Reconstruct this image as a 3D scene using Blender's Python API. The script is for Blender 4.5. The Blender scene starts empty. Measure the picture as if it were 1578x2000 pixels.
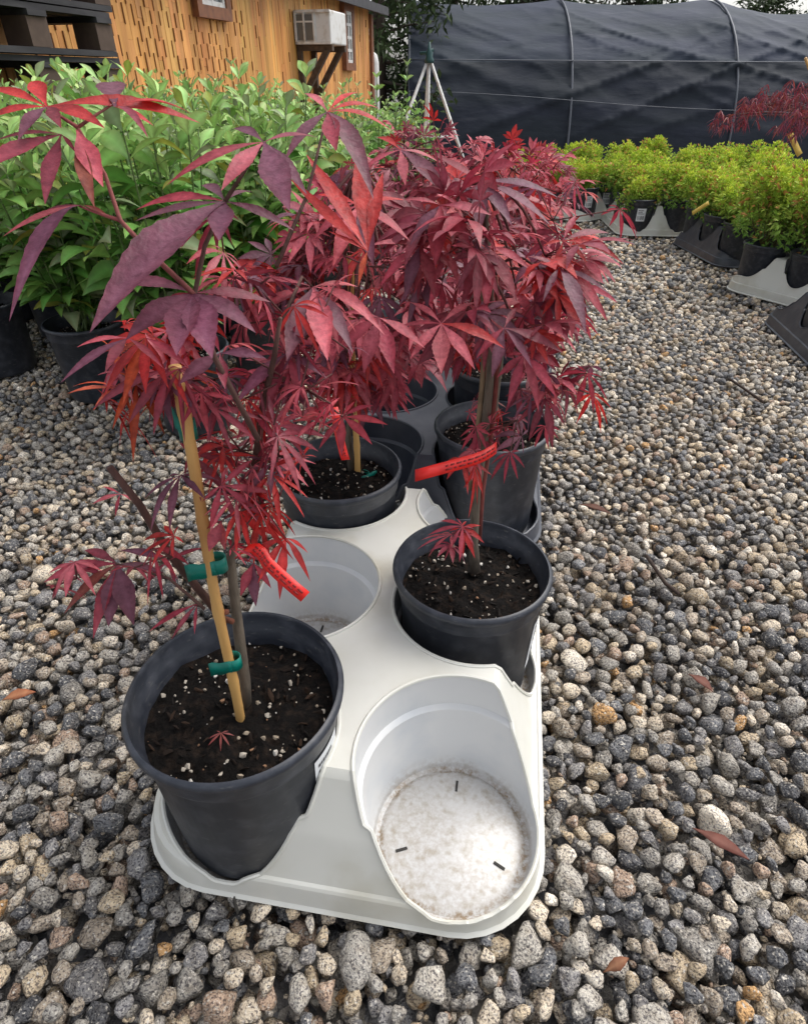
import bpy, bmesh, math, random
import numpy as np
from mathutils import Vector, Matrix, noise as mnoise
random.seed(7); rng = np.random.default_rng(11)
scene = bpy.context.scene
COL = scene.collection

# ------------------------------------------------------------------ camera, sky, sun, exposure
FPX = 1200.0; HORIZ = 150.0
PITCH = math.atan((1000 - HORIZ) / FPX)
CAM = Vector((0, 0, 0.60))
cam_d = bpy.data.cameras.new('camera'); cam = bpy.data.objects.new('camera', cam_d); COL.objects.link(cam)
cam_d.sensor_fit = 'HORIZONTAL'; cam_d.sensor_width = 36; cam_d.lens = 36 * FPX / 1578
cam_d.clip_start = 0.02; cam_d.clip_end = 500
cam.location = CAM; cam.rotation_euler = (math.pi / 2 - PITCH, 0, 0)
scene.camera = cam

SUN_EL, SUN_AZ = math.radians(58), math.radians(60)      # azimuth from +Y towards +X
w = bpy.data.worlds.new('World'); scene.world = w; w.use_nodes = True
nt = w.node_tree; nt.nodes.clear()
sky = nt.nodes.new('ShaderNodeTexSky'); sky.sky_type = 'NISHITA'; sky.sun_disc = False
sky.sun_elevation = SUN_EL; sky.sun_rotation = SUN_AZ; sky.air_density = 1.0; sky.dust_density = 4.0; sky.ozone_density = 1.0
hs = nt.nodes.new('ShaderNodeHueSaturation'); hs.inputs['Saturation'].default_value = 0.28; hs.inputs['Value'].default_value = 1.0
bg = nt.nodes.new('ShaderNodeBackground'); bg.inputs['Strength'].default_value = 0.15
wo = nt.nodes.new('ShaderNodeOutputWorld')
nt.links.new(sky.outputs[0], hs.inputs['Color']); nt.links.new(hs.outputs[0], bg.inputs['Color']); nt.links.new(bg.outputs[0], wo.inputs['Surface'])
sd = bpy.data.lights.new('sun', 'SUN'); sd.energy = 0.8; sd.angle = math.radians(40); sd.color = (1.0, 0.96, 0.9)
sun = bpy.data.objects.new('sun', sd); COL.objects.link(sun)
sdir = Vector((math.sin(SUN_AZ) * math.cos(SUN_EL), math.cos(SUN_AZ) * math.cos(SUN_EL), math.sin(SUN_EL)))
sun.rotation_euler = sdir.to_track_quat('Z', 'Y').to_euler(); sun.location = (3, 3, 8)
scene.view_settings.view_transform = 'Standard'; scene.view_settings.look = 'None'
scene.view_settings.exposure = 0.78; scene.view_settings.gamma = 1.0
scene.cycles.max_bounces = 6; scene.cycles.diffuse_bounces = 3; scene.cycles.glossy_bounces = 2
scene.cycles.transmission_bounces = 3; scene.cycles.transparent_max_bounces = 4

# ------------------------------------------------------------------ helpers
FW = Vector((0, math.cos(PITCH), -math.sin(PITCH))); UP = Vector((0, math.sin(PITCH), math.cos(PITCH))); RT = Vector((1, 0, 0))
def ray(px, py): return FW + RT * ((px - 789) / FPX) + UP * ((1000 - py) / FPX)
def at_z(px, py, z): d = ray(px, py); return CAM + d * ((z - CAM.z) / d.z)
def at_y(px, py, y): d = ray(px, py); return CAM + d * (y / d.y)
def at_d(px, py, dep): return CAM + ray(px, py) * dep          # dep: metres along the view axis

def smooth01(t): t = max(0.0, min(1.0, t)); return t * t * (3 - 2 * t)
def terrain(x, y): return -0.95 * smooth01((y - 4.0) / 6.0)

class MB:
    """collects geometry for one mesh, with a colour per vertex"""
    def __init__(s): s.v = []; s.f = []; s.c = []; s.m = []; s.col = (1, 1, 1); s.mi = 0
    def add(s, verts, faces, col=None, mi=None):
        n = len(s.v); s.v += [tuple(p) for p in verts]
        s.c += [col or s.col] * len(verts)
        s.f += [tuple(i + n for i in f) for f in faces]; s.m += [s.mi if mi is None else mi] * len(faces)
    def box(s, c, size, rz=0, col=None, mi=None, mat=None):
        hx, hy, hz = size[0] / 2, size[1] / 2, size[2] / 2
        M = mat or (Matrix.Translation(Vector(c)) @ Matrix.Rotation(rz, 4, 'Z'))
        P = [M @ Vector((x * hx, y * hy, z * hz)) for x, y, z in ((-1,-1,-1),(1,-1,-1),(1,1,-1),(-1,1,-1),(-1,-1,1),(1,-1,1),(1,1,1),(-1,1,1))]
        s.add(P, [(0,3,2,1),(4,5,6,7),(0,1,5,4),(1,2,6,5),(2,3,7,6),(3,0,4,7)], col, mi)
    def tube(s, pts, rad, n=8, col=None, mi=None):
        pts = [Vector(p) for p in pts]
        if not hasattr(rad, '__len__'): rad = [rad] * len(pts)
        vs = []; prev = None
        for i, p in enumerate(pts):
            t = (pts[min(i + 1, len(pts) - 1)] - pts[max(i - 1, 0)])
            t = t.normalized() if t.length > 1e-9 else Vector((0, 0, 1))
            if prev is None: a = t.orthogonal().normalized()
            else: a = (prev - t * prev.dot(t)); a = a.normalized() if a.length > 1e-6 else t.orthogonal().normalized()
            prev = a; b = t.cross(a)
            vs += [p + (a * math.cos(2 * math.pi * k / n) + b * math.sin(2 * math.pi * k / n)) * rad[i] for k in range(n)]
        fs = [(i * n + k, i * n + (k + 1) % n, (i + 1) * n + (k + 1) % n, (i + 1) * n + k) for i in range(len(pts) - 1) for k in range(n)]
        fs.append(tuple(range(n - 1, -1, -1))); fs.append(tuple((len(pts) - 1) * n + k for k in range(n)))
        s.add(vs, fs, col, mi)
    def lathe(s, prof, n=48, o=(0, 0, 0), col=None, mi=None, close=False):
        o = Vector(o); vs = []; fs = []
        for r, z in prof: vs += [o + Vector((r * math.cos(2 * math.pi * k / n), r * math.sin(2 * math.pi * k / n), z)) for k in range(n)]
        for i in range(len(prof) - 1):
            fs += [(i * n + k, i * n + (k + 1) % n, (i + 1) * n + (k + 1) % n, (i + 1) * n + k) for k in range(n)]
        if close: fs.append(tuple(range(n - 1, -1, -1))); fs.append(tuple((len(prof) - 1) * n + k for k in range(n)))
        s.add(vs, fs, col, mi)
    def mesh(s, name, mats, smooth=True, sharp=None):
        me = bpy.data.meshes.new(name); me.from_pydata(s.v, [], s.f)
        for m in (mats if isinstance(mats, (list, tuple)) else [mats]): me.materials.append(m)
        me.polygons.foreach_set('material_index', s.m)
        a = me.color_attributes.new('col', 'FLOAT_COLOR', 'POINT')
        a.data.foreach_set('color', np.array([(c[0], c[1], c[2], 1.0) for c in s.c], dtype=np.float32).reshape(-1)) if s.c else None
        if smooth: me.polygons.foreach_set('use_smooth', [True] * len(me.polygons))
        me.update()
        if sharp: me.set_sharp_from_angle(angle=math.radians(sharp))
        return me

def link(name, data, parent=None, loc=(0, 0, 0), rz=0):
    o = bpy.data.objects.new(name, data); COL.objects.link(o); o.location = loc
    if rz: o.rotation_euler = (0, 0, rz)
    if parent is not None: o.parent = parent
    return o
def tag(o, label=None, cat=None, group=None, kind=None):
    if label: o['label'] = label
    if cat: o['category'] = cat
    if group: o['group'] = group
    if kind: o['kind'] = kind
    return o
def empty(name, loc=(0, 0, 0), rz=0):
    o = link(name, None, None, loc, rz); o.empty_display_size = 0.05; return o
def copy_tree(o, parent=None):
    c = o.copy(); COL.objects.link(c)
    if parent is not None: c.parent = parent
    for ch in list(o.children): copy_tree(ch, c)
    return c

# ------------------------------------------------------------------ materials
def mat(name, base=(.5, .5, .5), rough=.6, vcol=False, noise=None, bump=None, spec=.5, transl=0, extra=None, metal=0):
    """noise=(scale, colour, amount, detail) mixes a second colour by noise; bump=(scale, strength, distance)"""
    m = bpy.data.materials.new(name); m.use_nodes = True; t = m.node_tree; N = t.nodes; L = t.links
    b = N['Principled BSDF']; b.inputs['Roughness'].default_value = rough; b.inputs['Specular IOR Level'].default_value = spec
    b.inputs['Metallic'].default_value = metal
    tc = N.new('ShaderNodeTexCoord')
    if vcol:
        a = N.new('ShaderNodeVertexColor'); a.layer_name = 'col'; out = a.outputs['Color']
    else:
        r = N.new('ShaderNodeRGB'); r.outputs[0].default_value = (*base, 1); out = r.outputs[0]
    for ns in (noise or []):
        sc, c, lo, hi, blend = ns
        n = N.new('ShaderNodeTexNoise'); n.inputs['Detail'].default_value = 6
        if isinstance(sc, tuple):
            mp = N.new('ShaderNodeMapping'); mp.inputs['Scale'].default_value = sc; L.new(tc.outputs['Object'], mp.inputs[0]); L.new(mp.outputs[0], n.inputs['Vector']); n.inputs['Scale'].default_value = 1
        else:
            n.inputs['Scale'].default_value = sc; L.new(tc.outputs['Object'], n.inputs['Vector'])
        mr = N.new('ShaderNodeMapRange'); mr.inputs[1].default_value = lo; mr.inputs[2].default_value = hi
        L.new(n.outputs['Fac'], mr.inputs[0])
        mx = N.new('ShaderNodeMix'); mx.data_type = 'RGBA'; mx.blend_type = blend; L.new(mr.outputs[0], mx.inputs['Factor'])
        L.new(out, mx.inputs['A']); mx.inputs['B'].default_value = (*c, 1); out = mx.outputs['Result']
    if extra: out = extra(N, L, tc, out)
    L.new(out, b.inputs['Base Color'])
    if bump:
        n = N.new('ShaderNodeTexNoise'); n.inputs['Detail'].default_value = 5
        if isinstance(bump[0], tuple):
            mp = N.new('ShaderNodeMapping'); mp.inputs['Scale'].default_value = bump[0]; L.new(tc.outputs['Object'], mp.inputs[0]); L.new(mp.outputs[0], n.inputs['Vector']); n.inputs['Scale'].default_value = 1
        else:
            n.inputs['Scale'].default_value = bump[0]; L.new(tc.outputs['Object'], n.inputs['Vector'])
        bp = N.new('ShaderNodeBump'); bp.inputs['Strength'].default_value = bump[1]; bp.inputs['Distance'].default_value = bump[2]
        L.new(n.outputs['Fac'], bp.inputs['Height']); L.new(bp.outputs[0], b.inputs['Normal'])
    if transl:
        tr = N.new('ShaderNodeBsdfTranslucent'); L.new(out, tr.inputs['Color'])
        ms = N.new('ShaderNodeMixShader'); ms.inputs[0].default_value = transl
        L.new(b.outputs[0], ms.inputs[1]); L.new(tr.outputs[0], ms.inputs[2]); L.new(ms.outputs[0], N['Material Output'].inputs['Surface'])
    return m

M = {}
M['pot'] = mat('pot_plastic', (.022, .026, .036), .42, noise=[(60, (.06, .065, .08), .45, .75, 'MIX'), (9, (.05, .05, .05), .5, .8, 'MIX'), ((90, 90, 300), (.10, .10, .10), .62, .75, 'MIX')], bump=(180, .2, .001))
M['soil'] = mat('potting_soil', (.006, .005, .0045), .95, noise=[(120, (.022, .015, .011), .5, .7, 'MIX')], bump=(200, .9, .004), spec=.15)
M['bit'] = mat('soil_bits', vcol=True, rough=.9, spec=.2)
def tray_dirt(N, L, tc, out):
    n = N.new('ShaderNodeTexNoise'); n.inputs['Scale'].default_value = 210; n.inputs['Detail'].default_value = 8; n.inputs['Roughness'].default_value = .7
    L.new(tc.outputs['Object'], n.inputs['Vector'])
    n2 = N.new('ShaderNodeTexNoise'); n2.inputs['Scale'].default_value = 22; n2.inputs['Detail'].default_value = 5; L.new(tc.outputs['Object'], n2.inputs['Vector'])
    sp = N.new('ShaderNodeSeparateXYZ'); L.new(tc.outputs['Object'], sp.inputs[0])
    z = N.new('ShaderNodeMapRange'); z.inputs[1].default_value = .0098; z.inputs[2].default_value = .0072; L.new(sp.outputs['Z'], z.inputs[0])
    zb = N.new('ShaderNodeMapRange'); zb.inputs[1].default_value = .022; zb.inputs[2].default_value = .011; zb.inputs[4].default_value = .35; L.new(sp.outputs['Z'], zb.inputs[0])
    zc = N.new('ShaderNodeMath'); zc.operation = 'MAXIMUM'; L.new(z.outputs[0], zc.inputs[0]); L.new(zb.outputs[0], zc.inputs[1]); z = zc
    a = N.new('ShaderNodeMapRange'); a.inputs[1].default_value = .40; a.inputs[2].default_value = .60; L.new(n.outputs['Fac'], a.inputs[0])
    b = N.new('ShaderNodeMapRange'); b.inputs[1].default_value = .28; b.inputs[2].default_value = .55; L.new(n2.outputs['Fac'], b.inputs[0])
    m1 = N.new('ShaderNodeMath'); m1.operation = 'MULTIPLY'; L.new(a.outputs[0], m1.inputs[0]); L.new(b.outputs[0], m1.inputs[1])
    m2 = N.new('ShaderNodeMath'); m2.operation = 'MULTIPLY'; L.new(m1.outputs[0], m2.inputs[0]); L.new(z.outputs[0], m2.inputs[1])
    zf = N.new('ShaderNodeMapRange'); zf.inputs[1].default_value = .0135; zf.inputs[2].default_value = .0104; zf.inputs[4].default_value = .9; L.new(sp.outputs['Z'], zf.inputs[0])
    n3 = N.new('ShaderNodeTexNoise'); n3.inputs['Scale'].default_value = 130; n3.inputs['Detail'].default_value = 7; L.new(tc.outputs['Object'], n3.inputs['Vector'])
    cr = N.new('ShaderNodeValToRGB'); e = cr.color_ramp; e.elements[0].position = .30; e.elements[0].color = (.38, .35, .30, 1); e.elements[1].position = .50; e.elements[1].color = (.53, .525, .515, 1); L.new(n3.outputs['Fac'], cr.inputs[0])
    mf = N.new('ShaderNodeMix'); mf.data_type = 'RGBA'; L.new(zf.outputs[0], mf.inputs['Factor']); L.new(out, mf.inputs['A']); L.new(cr.outputs[0], mf.inputs['B']); out = mf.outputs['Result']
    mx = N.new('ShaderNodeMix'); mx.data_type = 'RGBA'; L.new(m2.outputs[0], mx.inputs['Factor']); L.new(out, mx.inputs['A']); mx.inputs['B'].default_value = (.26, .19, .12, 1)
    return mx.outputs['Result']
M['tray_white'] = mat('tray_white', (.68, .675, .62), .38, noise=[(14, (.58, .57, .49), .45, .8, 'MIX'), (7, (.50, .47, .38), .56, .78, 'MIX')], bump=(40, .08, .002))
M['tray_white_in'] = mat('tray_white_pocket', (.68, .685, .68), .33, noise=[(18, (.54, .57, .60), .45, .8, 'MIX')], bump=(30, .06, .002), extra=tray_dirt)
M['tray_black'] = mat('tray_black', (.050, .056, .072), .42, noise=[(20, (.10, .105, .12), .45, .75, 'MIX')], bump=(60, .1, .002))
M['tray_black_in'] = mat('tray_black_pocket', (.028, .033, .046), .42, noise=[(20, (.05, .055, .07), .45, .75, 'MIX')], bump=(60, .1, .002))
M['slot'] = mat('drain_slot', (.03, .028, .025), .8)
M['bamboo'] = mat('bamboo', (.62, .36, .12), .5, noise=[((60, 60, 9), (.42, .20, .06), .45, .7, 'MIX')], bump=((150, 150, 20), .3, .001))
M['bark'] = mat('bark', (.16, .115, .08), .85, vcol=True, noise=[((200, 200, 60), (.5, .5, .5), .4, .7, 'MULTIPLY')], bump=((220, 220, 60), .7, .002))
M['leaf'] = mat('maple_leaf', vcol=True, rough=.5, transl=.32, noise=[(70, (.66, .55, .60), .35, .65, 'MULTIPLY'), (320, (.75, .68, .72), .45, .65, 'MULTIPLY')], bump=(240, .5, .0015), spec=.5)
M['gleaf'] = mat('green_leaf', vcol=True, rough=.5, transl=.25, noise=[(45, (.65, .75, .6), .35, .7, 'MULTIPLY')], bump=(120, .25, .001), spec=.4)
M['fleaf'] = mat('fine_leaf', vcol=True, rough=.6, transl=.25, spec=.3)
M['tie'] = mat('tie_tape', (.0, .20, .15), .4, noise=[(90, (.0, .12, .09), .4, .7, 'MIX')])
M['tag'] = mat('tag_plastic', (.75, .018, .012), .45, noise=[(70, (.55, .012, .01), .45, .7, 'MIX')])
M['print'] = mat('tag_print', (.22, .008, .008), .6)
M['ylw'] = mat('tag_yellow', (.72, .50, .10), .5)
M['label'] = mat('paper_label', (.72, .74, .76), .5, noise=[(60, (.6, .62, .64), .4, .7, 'MIX')])
M['ink'] = mat('label_ink', (.04, .04, .045), .6)

# ------------------------------------------------------------------ ground
def axis(fine, coarse_lim, step):
    return fine
xs = sorted(set([round(v, 3) for v in np.concatenate([np.linspace(-3, 4, 36), np.linspace(-60, -3, 12), np.linspace(4, 60, 12)])]))
ys = sorted(set([round(v, 3) for v in np.concatenate([np.linspace(-30, -1, 6), np.linspace(-1, 14, 60), np.linspace(14, 90, 12)])]))
b = MB(); b.v = [(x, y, terrain(x, y) - .048) for y in ys for x in xs]; b.c = [(1, 1, 1)] * len(b.v); nx = len(xs)
b.f = [(j * nx + i, j * nx + i + 1, (j + 1) * nx + i + 1, (j + 1) * nx + i) for j in range(len(ys) - 1) for i in range(nx - 1)]; b.m = [0] * len(b.f)
def grav(N, L, tc, out):
    v = N.new('ShaderNodeTexVoronoi'); v.inputs['Scale'].default_value = 42; L.new(tc.outputs['Object'], v.inputs['Vector'])
    sp = N.new('ShaderNodeSeparateColor'); L.new(v.outputs['Color'], sp.inputs[0])
    cr = N.new('ShaderNodeValToRGB'); e = cr.color_ramp
    e.elements[0].color = (.05, .052, .058, 1); e.elements[1].color = (.38, .36, .33, 1)
    for p, c in ((.3, (.12, .12, .125, 1)), (.6, (.22, .2, .18, 1)), (.8, (.3, .28, .25, 1))):
        q = e.elements.new(p); q.color = c
    L.new(sp.outputs[0], cr.inputs[0])
    mr = N.new('ShaderNodeMapRange'); mr.inputs[1].default_value = .0; mr.inputs[2].default_value = .014; mr.inputs[3].default_value = 1; mr.inputs[4].default_value = .2
    L.new(v.outputs['Distance'], mr.inputs[0])
    return cr.outputs[0]
M['ground'] = mat('gravel_ground', (.1, .1, .1), .9, extra=grav, bump=(60, 1, .02))
g = link('gravel_ground', b.mesh('gravel_ground', M['ground'])); tag(g, kind='structure')

# gravel stones: one object (nobody could count them)
def ico(sub):
    bm = bmesh.new(); bmesh.ops.create_icosphere(bm, subdivisions=sub, radius=1)
    v = np.array([x.co[:] for x in bm.verts]); f = np.array([[q.index for q in p.verts] for p in bm.faces]); bm.free(); return v, f
def stone_protos(sub, n):
    v, f = ico(sub); out = []
    for k in range(n):
        pl = rng.normal(size=(13, 3)); pl /= np.linalg.norm(pl, axis=1)[:, None]; h = rng.uniform(.50, .92, 13)
        d = v @ pl.T; rr = np.where(d > .05, h / np.maximum(d, .05), 9.)
        r = -np.log(np.exp(-rr * 24).sum(1) + math.exp(-24 * 1.08)) / 24
        q = v * r[:, None]; q *= np.array([1.0, rng.uniform(.75, 1.0), rng.uniform(.55, .85)])
        q *= 1.12 / np.abs(q).max()
        if sub > 1:
            for i_ in range(len(q)):
                nz = mnoise.fractal(Vector(q[i_] * 2.6 + k * 7.1), 1.0, 2.0, 3) * .10 + mnoise.noise(Vector(q[i_] * 9.0 + k)) * (.035 if sub > 2 else .02)
                q[i_] *= 1 + nz
        out.append(q)
    return out, f
PAL = np.array([(.19, .185, .175), (.26, .25, .23), (.10, .105, .115), (.145, .145, .15), (.38, .34, .28), (.24, .21, .175), (.46, .43, .38), (.32, .27, .20), (.075, .078, .086), (.36, .225, .11), (.25, .19, .15)])
PW = np.array([.14, .14, .125, .125, .10, .12, .05, .10, .06, .012, .06]); PW /= PW.sum()
def rotmats(n):
    q = rng.normal(size=(n, 4)); q /= np.linalg.norm(q, axis=1)[:, None]; w_, x, y, z = q.T
    return np.stack([1-2*(y*y+z*z), 2*(x*y-z*w_), 2*(x*z+y*w_), 2*(x*y+z*w_), 1-2*(x*x+z*z), 2*(y*z-x*w_), 2*(x*z-y*w_), 2*(y*z+x*w_), 1-2*(x*x+y*y)], 1).reshape(n, 3, 3)
VV, FF, CC = [], [], []; voff = 0
def emit(protos, f, pos, rad):
    global voff
    n = len(pos); R = rotmats(n); which = rng.integers(0, len(protos), n); col = PAL[rng.choice(len(PAL), n, p=PW)] * rng.uniform(.8, 1.25, (n, 1)) * np.array([1.74, 1.67, 1.57])
    for k in range(len(protos)):
        ix = np.where(which == k)[0]
        if not len(ix): continue
        P = np.einsum('nij,vj->nvi', R[ix], protos[k]) * rad[ix][:, None, None]
        P[..., 2] *= .85; P += pos[ix][:, None, :]
        nv = protos[k].shape[0]
        VV.append(P.reshape(-1, 3)); FF.append((f[None] + (voff + np.arange(len(ix)) * nv)[:, None, None]).reshape(-1, 3)); voff += nv * len(ix)
        CC.append(np.repeat(col[ix], nv, 0))
def in_tray(x, y):
    # no need to bury stones under the two near trays
    u = (x + .02) * .987 - (y - .53) * .16; s = (x + .053) * .16 + (y - .333) * .987
    return abs(u) < .178 and -.085 < s < .97
def drop(x0, x1, y0, y1, n, rlo, rhi, skip=True):
    cell = .03; G = {}; out = []
    for i in range(n):
        r = random.uniform(rlo, rhi) * (1.25 if random.random() < .12 else 1); best = None
        for _ in range(5):
            x = random.uniform(x0, x1); y = random.uniform(y0, y1)
            if abs(x) > .30 + y * .83: continue
            if skip and in_tray(x, y): continue
            cx, cy = int(x / cell), int(y / cell); z = r * .4
            for a in (-1, 0, 1):
                for c in (-1, 0, 1):
                    for (qx, qy, qz, qr) in G.get((cx + a, cy + c), ()):
                        d2 = (qx - x) ** 2 + (qy - y) ** 2; s = (r + qr) * .86
                        if d2 < s * s: z = max(z, qz + math.sqrt(s * s - d2) * .8)
            if best is None or z < best[2]: best = (x, y, z, r)
        if best is None or best[2] > .030: continue
        G.setdefault((int(best[0] / cell), int(best[1] / cell)), []).append(best); out.append(best)
    return np.array(out)
ps2, f2 = stone_protos(3, 16); psm, fm = stone_protos(2, 14); ps1, f1 = stone_protos(1, 14)
A = drop(-1.3, 1.3, .02, .75, 34000, .0066, .0138); A[:, 2] -= .034
big = rng.random(len(A)) < .06; A[big, 3] *= 1.45; A[big, 2] += .002
nearm = A[:, 1] < .42
emit(ps2, f2, A[nearm, :3], A[nearm, 3]); emit(psm, fm, A[~nearm, :3], A[~nearm, 3])
n = 9000; Pm = np.stack([rng.uniform(-1.9, 1.9, n), rng.uniform(.02, 1.9, n), rng.uniform(-.046, -.034, n)], 1); Pm = Pm[np.abs(Pm[:, 0]) < .3 + Pm[:, 1] * .8]
emit(ps1, f1, Pm, rng.uniform(.011, .017, len(Pm)))
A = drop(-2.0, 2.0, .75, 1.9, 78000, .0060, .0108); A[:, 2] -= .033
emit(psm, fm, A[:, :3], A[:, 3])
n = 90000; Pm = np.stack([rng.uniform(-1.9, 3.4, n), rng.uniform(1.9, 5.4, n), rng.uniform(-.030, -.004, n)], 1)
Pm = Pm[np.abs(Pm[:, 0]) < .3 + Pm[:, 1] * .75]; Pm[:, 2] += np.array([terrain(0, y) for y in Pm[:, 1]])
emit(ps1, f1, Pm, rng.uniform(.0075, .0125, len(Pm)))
n = 26000; Pm = np.stack([rng.uniform(-1.2, 1.2, n), rng.uniform(.02, 1.3, n), rng.uniform(-.030, -.012, n)], 1); Pm = Pm[np.abs(Pm[:, 0]) < .3 + Pm[:, 1] * .8]; Pm = Pm[[not in_tray(a, c) for a, c, _ in Pm]]
emit(ps1, f1, Pm, rng.uniform(.002, .0048, len(Pm)))
V = np.concatenate(VV); F_ = np.concatenate(FF); Cc = np.concatenate(CC); Cc = Cc * 1.06; Cc = Cc * (1 + .38 * np.clip((V[:, 1:2] - .6) / 1.2, 0, 1)); del VV, FF, CC  # stones brighten with distance: the stronger light there is painted into their colours
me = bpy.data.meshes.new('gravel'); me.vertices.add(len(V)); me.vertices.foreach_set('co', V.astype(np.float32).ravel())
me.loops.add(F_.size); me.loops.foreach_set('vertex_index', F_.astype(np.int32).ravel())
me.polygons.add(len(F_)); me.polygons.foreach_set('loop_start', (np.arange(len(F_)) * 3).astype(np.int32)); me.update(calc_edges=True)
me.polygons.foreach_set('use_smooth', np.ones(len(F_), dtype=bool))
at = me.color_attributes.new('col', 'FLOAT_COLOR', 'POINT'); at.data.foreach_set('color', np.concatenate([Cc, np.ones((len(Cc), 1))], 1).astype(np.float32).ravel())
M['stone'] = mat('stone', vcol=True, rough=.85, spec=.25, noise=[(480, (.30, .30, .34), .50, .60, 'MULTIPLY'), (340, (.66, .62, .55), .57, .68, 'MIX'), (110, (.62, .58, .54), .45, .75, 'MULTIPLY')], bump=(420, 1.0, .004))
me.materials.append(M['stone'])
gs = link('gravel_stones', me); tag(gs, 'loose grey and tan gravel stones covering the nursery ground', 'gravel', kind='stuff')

# ------------------------------------------------------------------ trays
PITCHT = .190; PCX = .194
def ring(hw, s0, s1, z, rc, n=8, ox=-.0085):
    """rounded rectangle: x in [-hw, hw], y in [s0, s1]"""
    P = []
    for cx, cy, a0 in ((hw - rc, s0 + rc, -90), (hw - rc, s1 - rc, 0), (-hw + rc, s1 - rc, 90), (-hw + rc, s0 + rc, 180)):
        for k in range(n + 1):
            a = math.radians(a0 + 90 * k / n); P.append((ox + cx + rc * math.cos(a), cy + rc * math.sin(a), z))
    return P
def tray_mesh(name, rows, m_out, m_in, ztop=.134, sl=1.0):
    L = (rows - 1) * PITCHT
    prof = [(.1925, .082, 0, .082), (.1935, .083, .003, .083), (.1895, .080, .006, .08), (.185, .0765, .028, .076), (.184, .075, .031, .075), (.179, .072, .033, .072), (.159, .055, .078, .05), (.137, .030, ztop - .006, .03), (.131, .024, ztop, .022)]
    b = MB(); R = [ring(h, -e, L + e, z, rc) for h, e, z, rc in prof]; n = len(R[0])
    vs = [p for r in R for p in r]; fs = [(i * n + k, i * n + (k + 1) % n, (i + 1) * n + (k + 1) % n, (i + 1) * n + k) for i in range(len(R) - 1) for k in range(n)]
    fs += [tuple(range(n - 1, -1, -1)), tuple((len(R) - 1) * n + k for k in range(n))]
    b.add(vs, fs); body = link('tmp_body', b.mesh('tmp', [m_out, m_in]))
    cuts = []
    for r in range(rows):
        for sx in (-1, 1):
            c = MB(); c.mi = 1
            c.lathe([(.062, .010), (.069, .006), (.073, .008), (.0785, .02), (.0820, .091), (.0832, .0925), (.0866, .095), (.0885, .135), (.089, .2)], 72, (sx * PCX / 2, r * PITCHT, 0), close=True)
            cuts.append(link('tmp_cut', c.mesh('tmpc', [m_out, m_in])))
    for c in cuts:
        md = body.modifiers.new('b', 'BOOLEAN'); md.object = c; md.operation = 'DIFFERENCE'; md.solver = 'EXACT'
    dg = bpy.context.evaluated_depsgraph_get(); me = bpy.data.meshes.new_from_object(body.evaluated_get(dg)); me.name = name
    bm = bmesh.new(); bm.from_mesh(me)
    # raised bead round every pocket opening
    E = [e for e in bm.edges if len(e.link_faces) == 2 and e.link_faces[0].material_index != e.link_faces[1].material_index]
    segs = {}
    for e in E:
        a, c = e.verts; segs.setdefault(a.index, []).append(c.index); segs.setdefault(c.index, []).append(a.index)
    bm.verts.ensure_lookup_table(); seen = set(); bead = MB()
    for st in list(segs):
        if st in seen: continue
        ch = [st]; seen.add(st); cur = st
        while True:
            nx_ = [q for q in segs[cur] if q not in seen]
            if not nx_: break
            cur = nx_[0]; seen.add(cur); ch.append(cur)
        pts = [bm.verts[i].co.copy() for i in ch]
        if len(pts) < 8: continue
        pts.append(pts[0]); pts.append(pts[1])
        bead.tube([p + Vector((0, 0, .0002)) for p in pts], .0020, 6)
    bm.free()
    for c in range(rows):      # drainage slots in each pocket floor
        for sx in (-1, 1):
            for a in (90, 205, -25):
                a = math.radians(a); q = Vector((sx * PCX / 2 + .05 * math.cos(a), c * PITCHT + .05 * math.sin(a), .0105))
                bead.box(q, (.011, .0022, .002), a, mi=2)
    bm = bmesh.new(); bm.from_mesh(me); me.materials.clear()
    tmp = bead.mesh('bead', [m_out, m_in, M['slot']]); bm.from_mesh(tmp)
    bm.to_mesh(me); bm.free()
    for q in (m_out, m_in, M['slot']): me.materials.append(q)
    me.polygons.foreach_set('use_smooth', [True] * len(me.polygons)); me.set_sharp_from_angle(angle=math.radians(32))
    for o in cuts + [body]: bpy.data.objects.remove(o)
    return me
TW = tray_mesh('white_tray', 3, M['tray_white'], M['tray_white_in'])
TB = tray_mesh('black_tray', 3, M['tray_black'], M['tray_black_in'])
TILT = -math.atan2(.16, .987)
AX = Vector((.16, .987, 0)).normalized(); PX = Vector((AX.y, -AX.x, 0))
T1 = Vector((-.050, .315, .0))                      # middle of the first row of pockets
def pocket(o, r, side): return o + AX * (r * PITCHT) + PX * (side * PCX / 2)
t = link('plant_tray', TW, None, T1, TILT); tag(t, 'long white plastic carry tray in the foreground with empty round pockets', 'plant tray')
cr_ = MB(); cr_.box((0, 0, 0), (.0012, .003, .022)); cr_.box((.0008, 0, .012), (.0010, .003, .010))
c0 = at_z(461, 1772, .018); ck = link('crack', cr_.mesh('crack', M['slot'], False), t); ck.location = Matrix.Rotation(-TILT, 3, 'Z') @ (Vector(c0) - T1)
T2 = Vector((.036, .811, .012))
t = link('plant_tray', TB, None, T2, TILT); tag(t, 'dark grey plastic carry tray touching the far end of the foreground white tray', 'plant tray')

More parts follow.
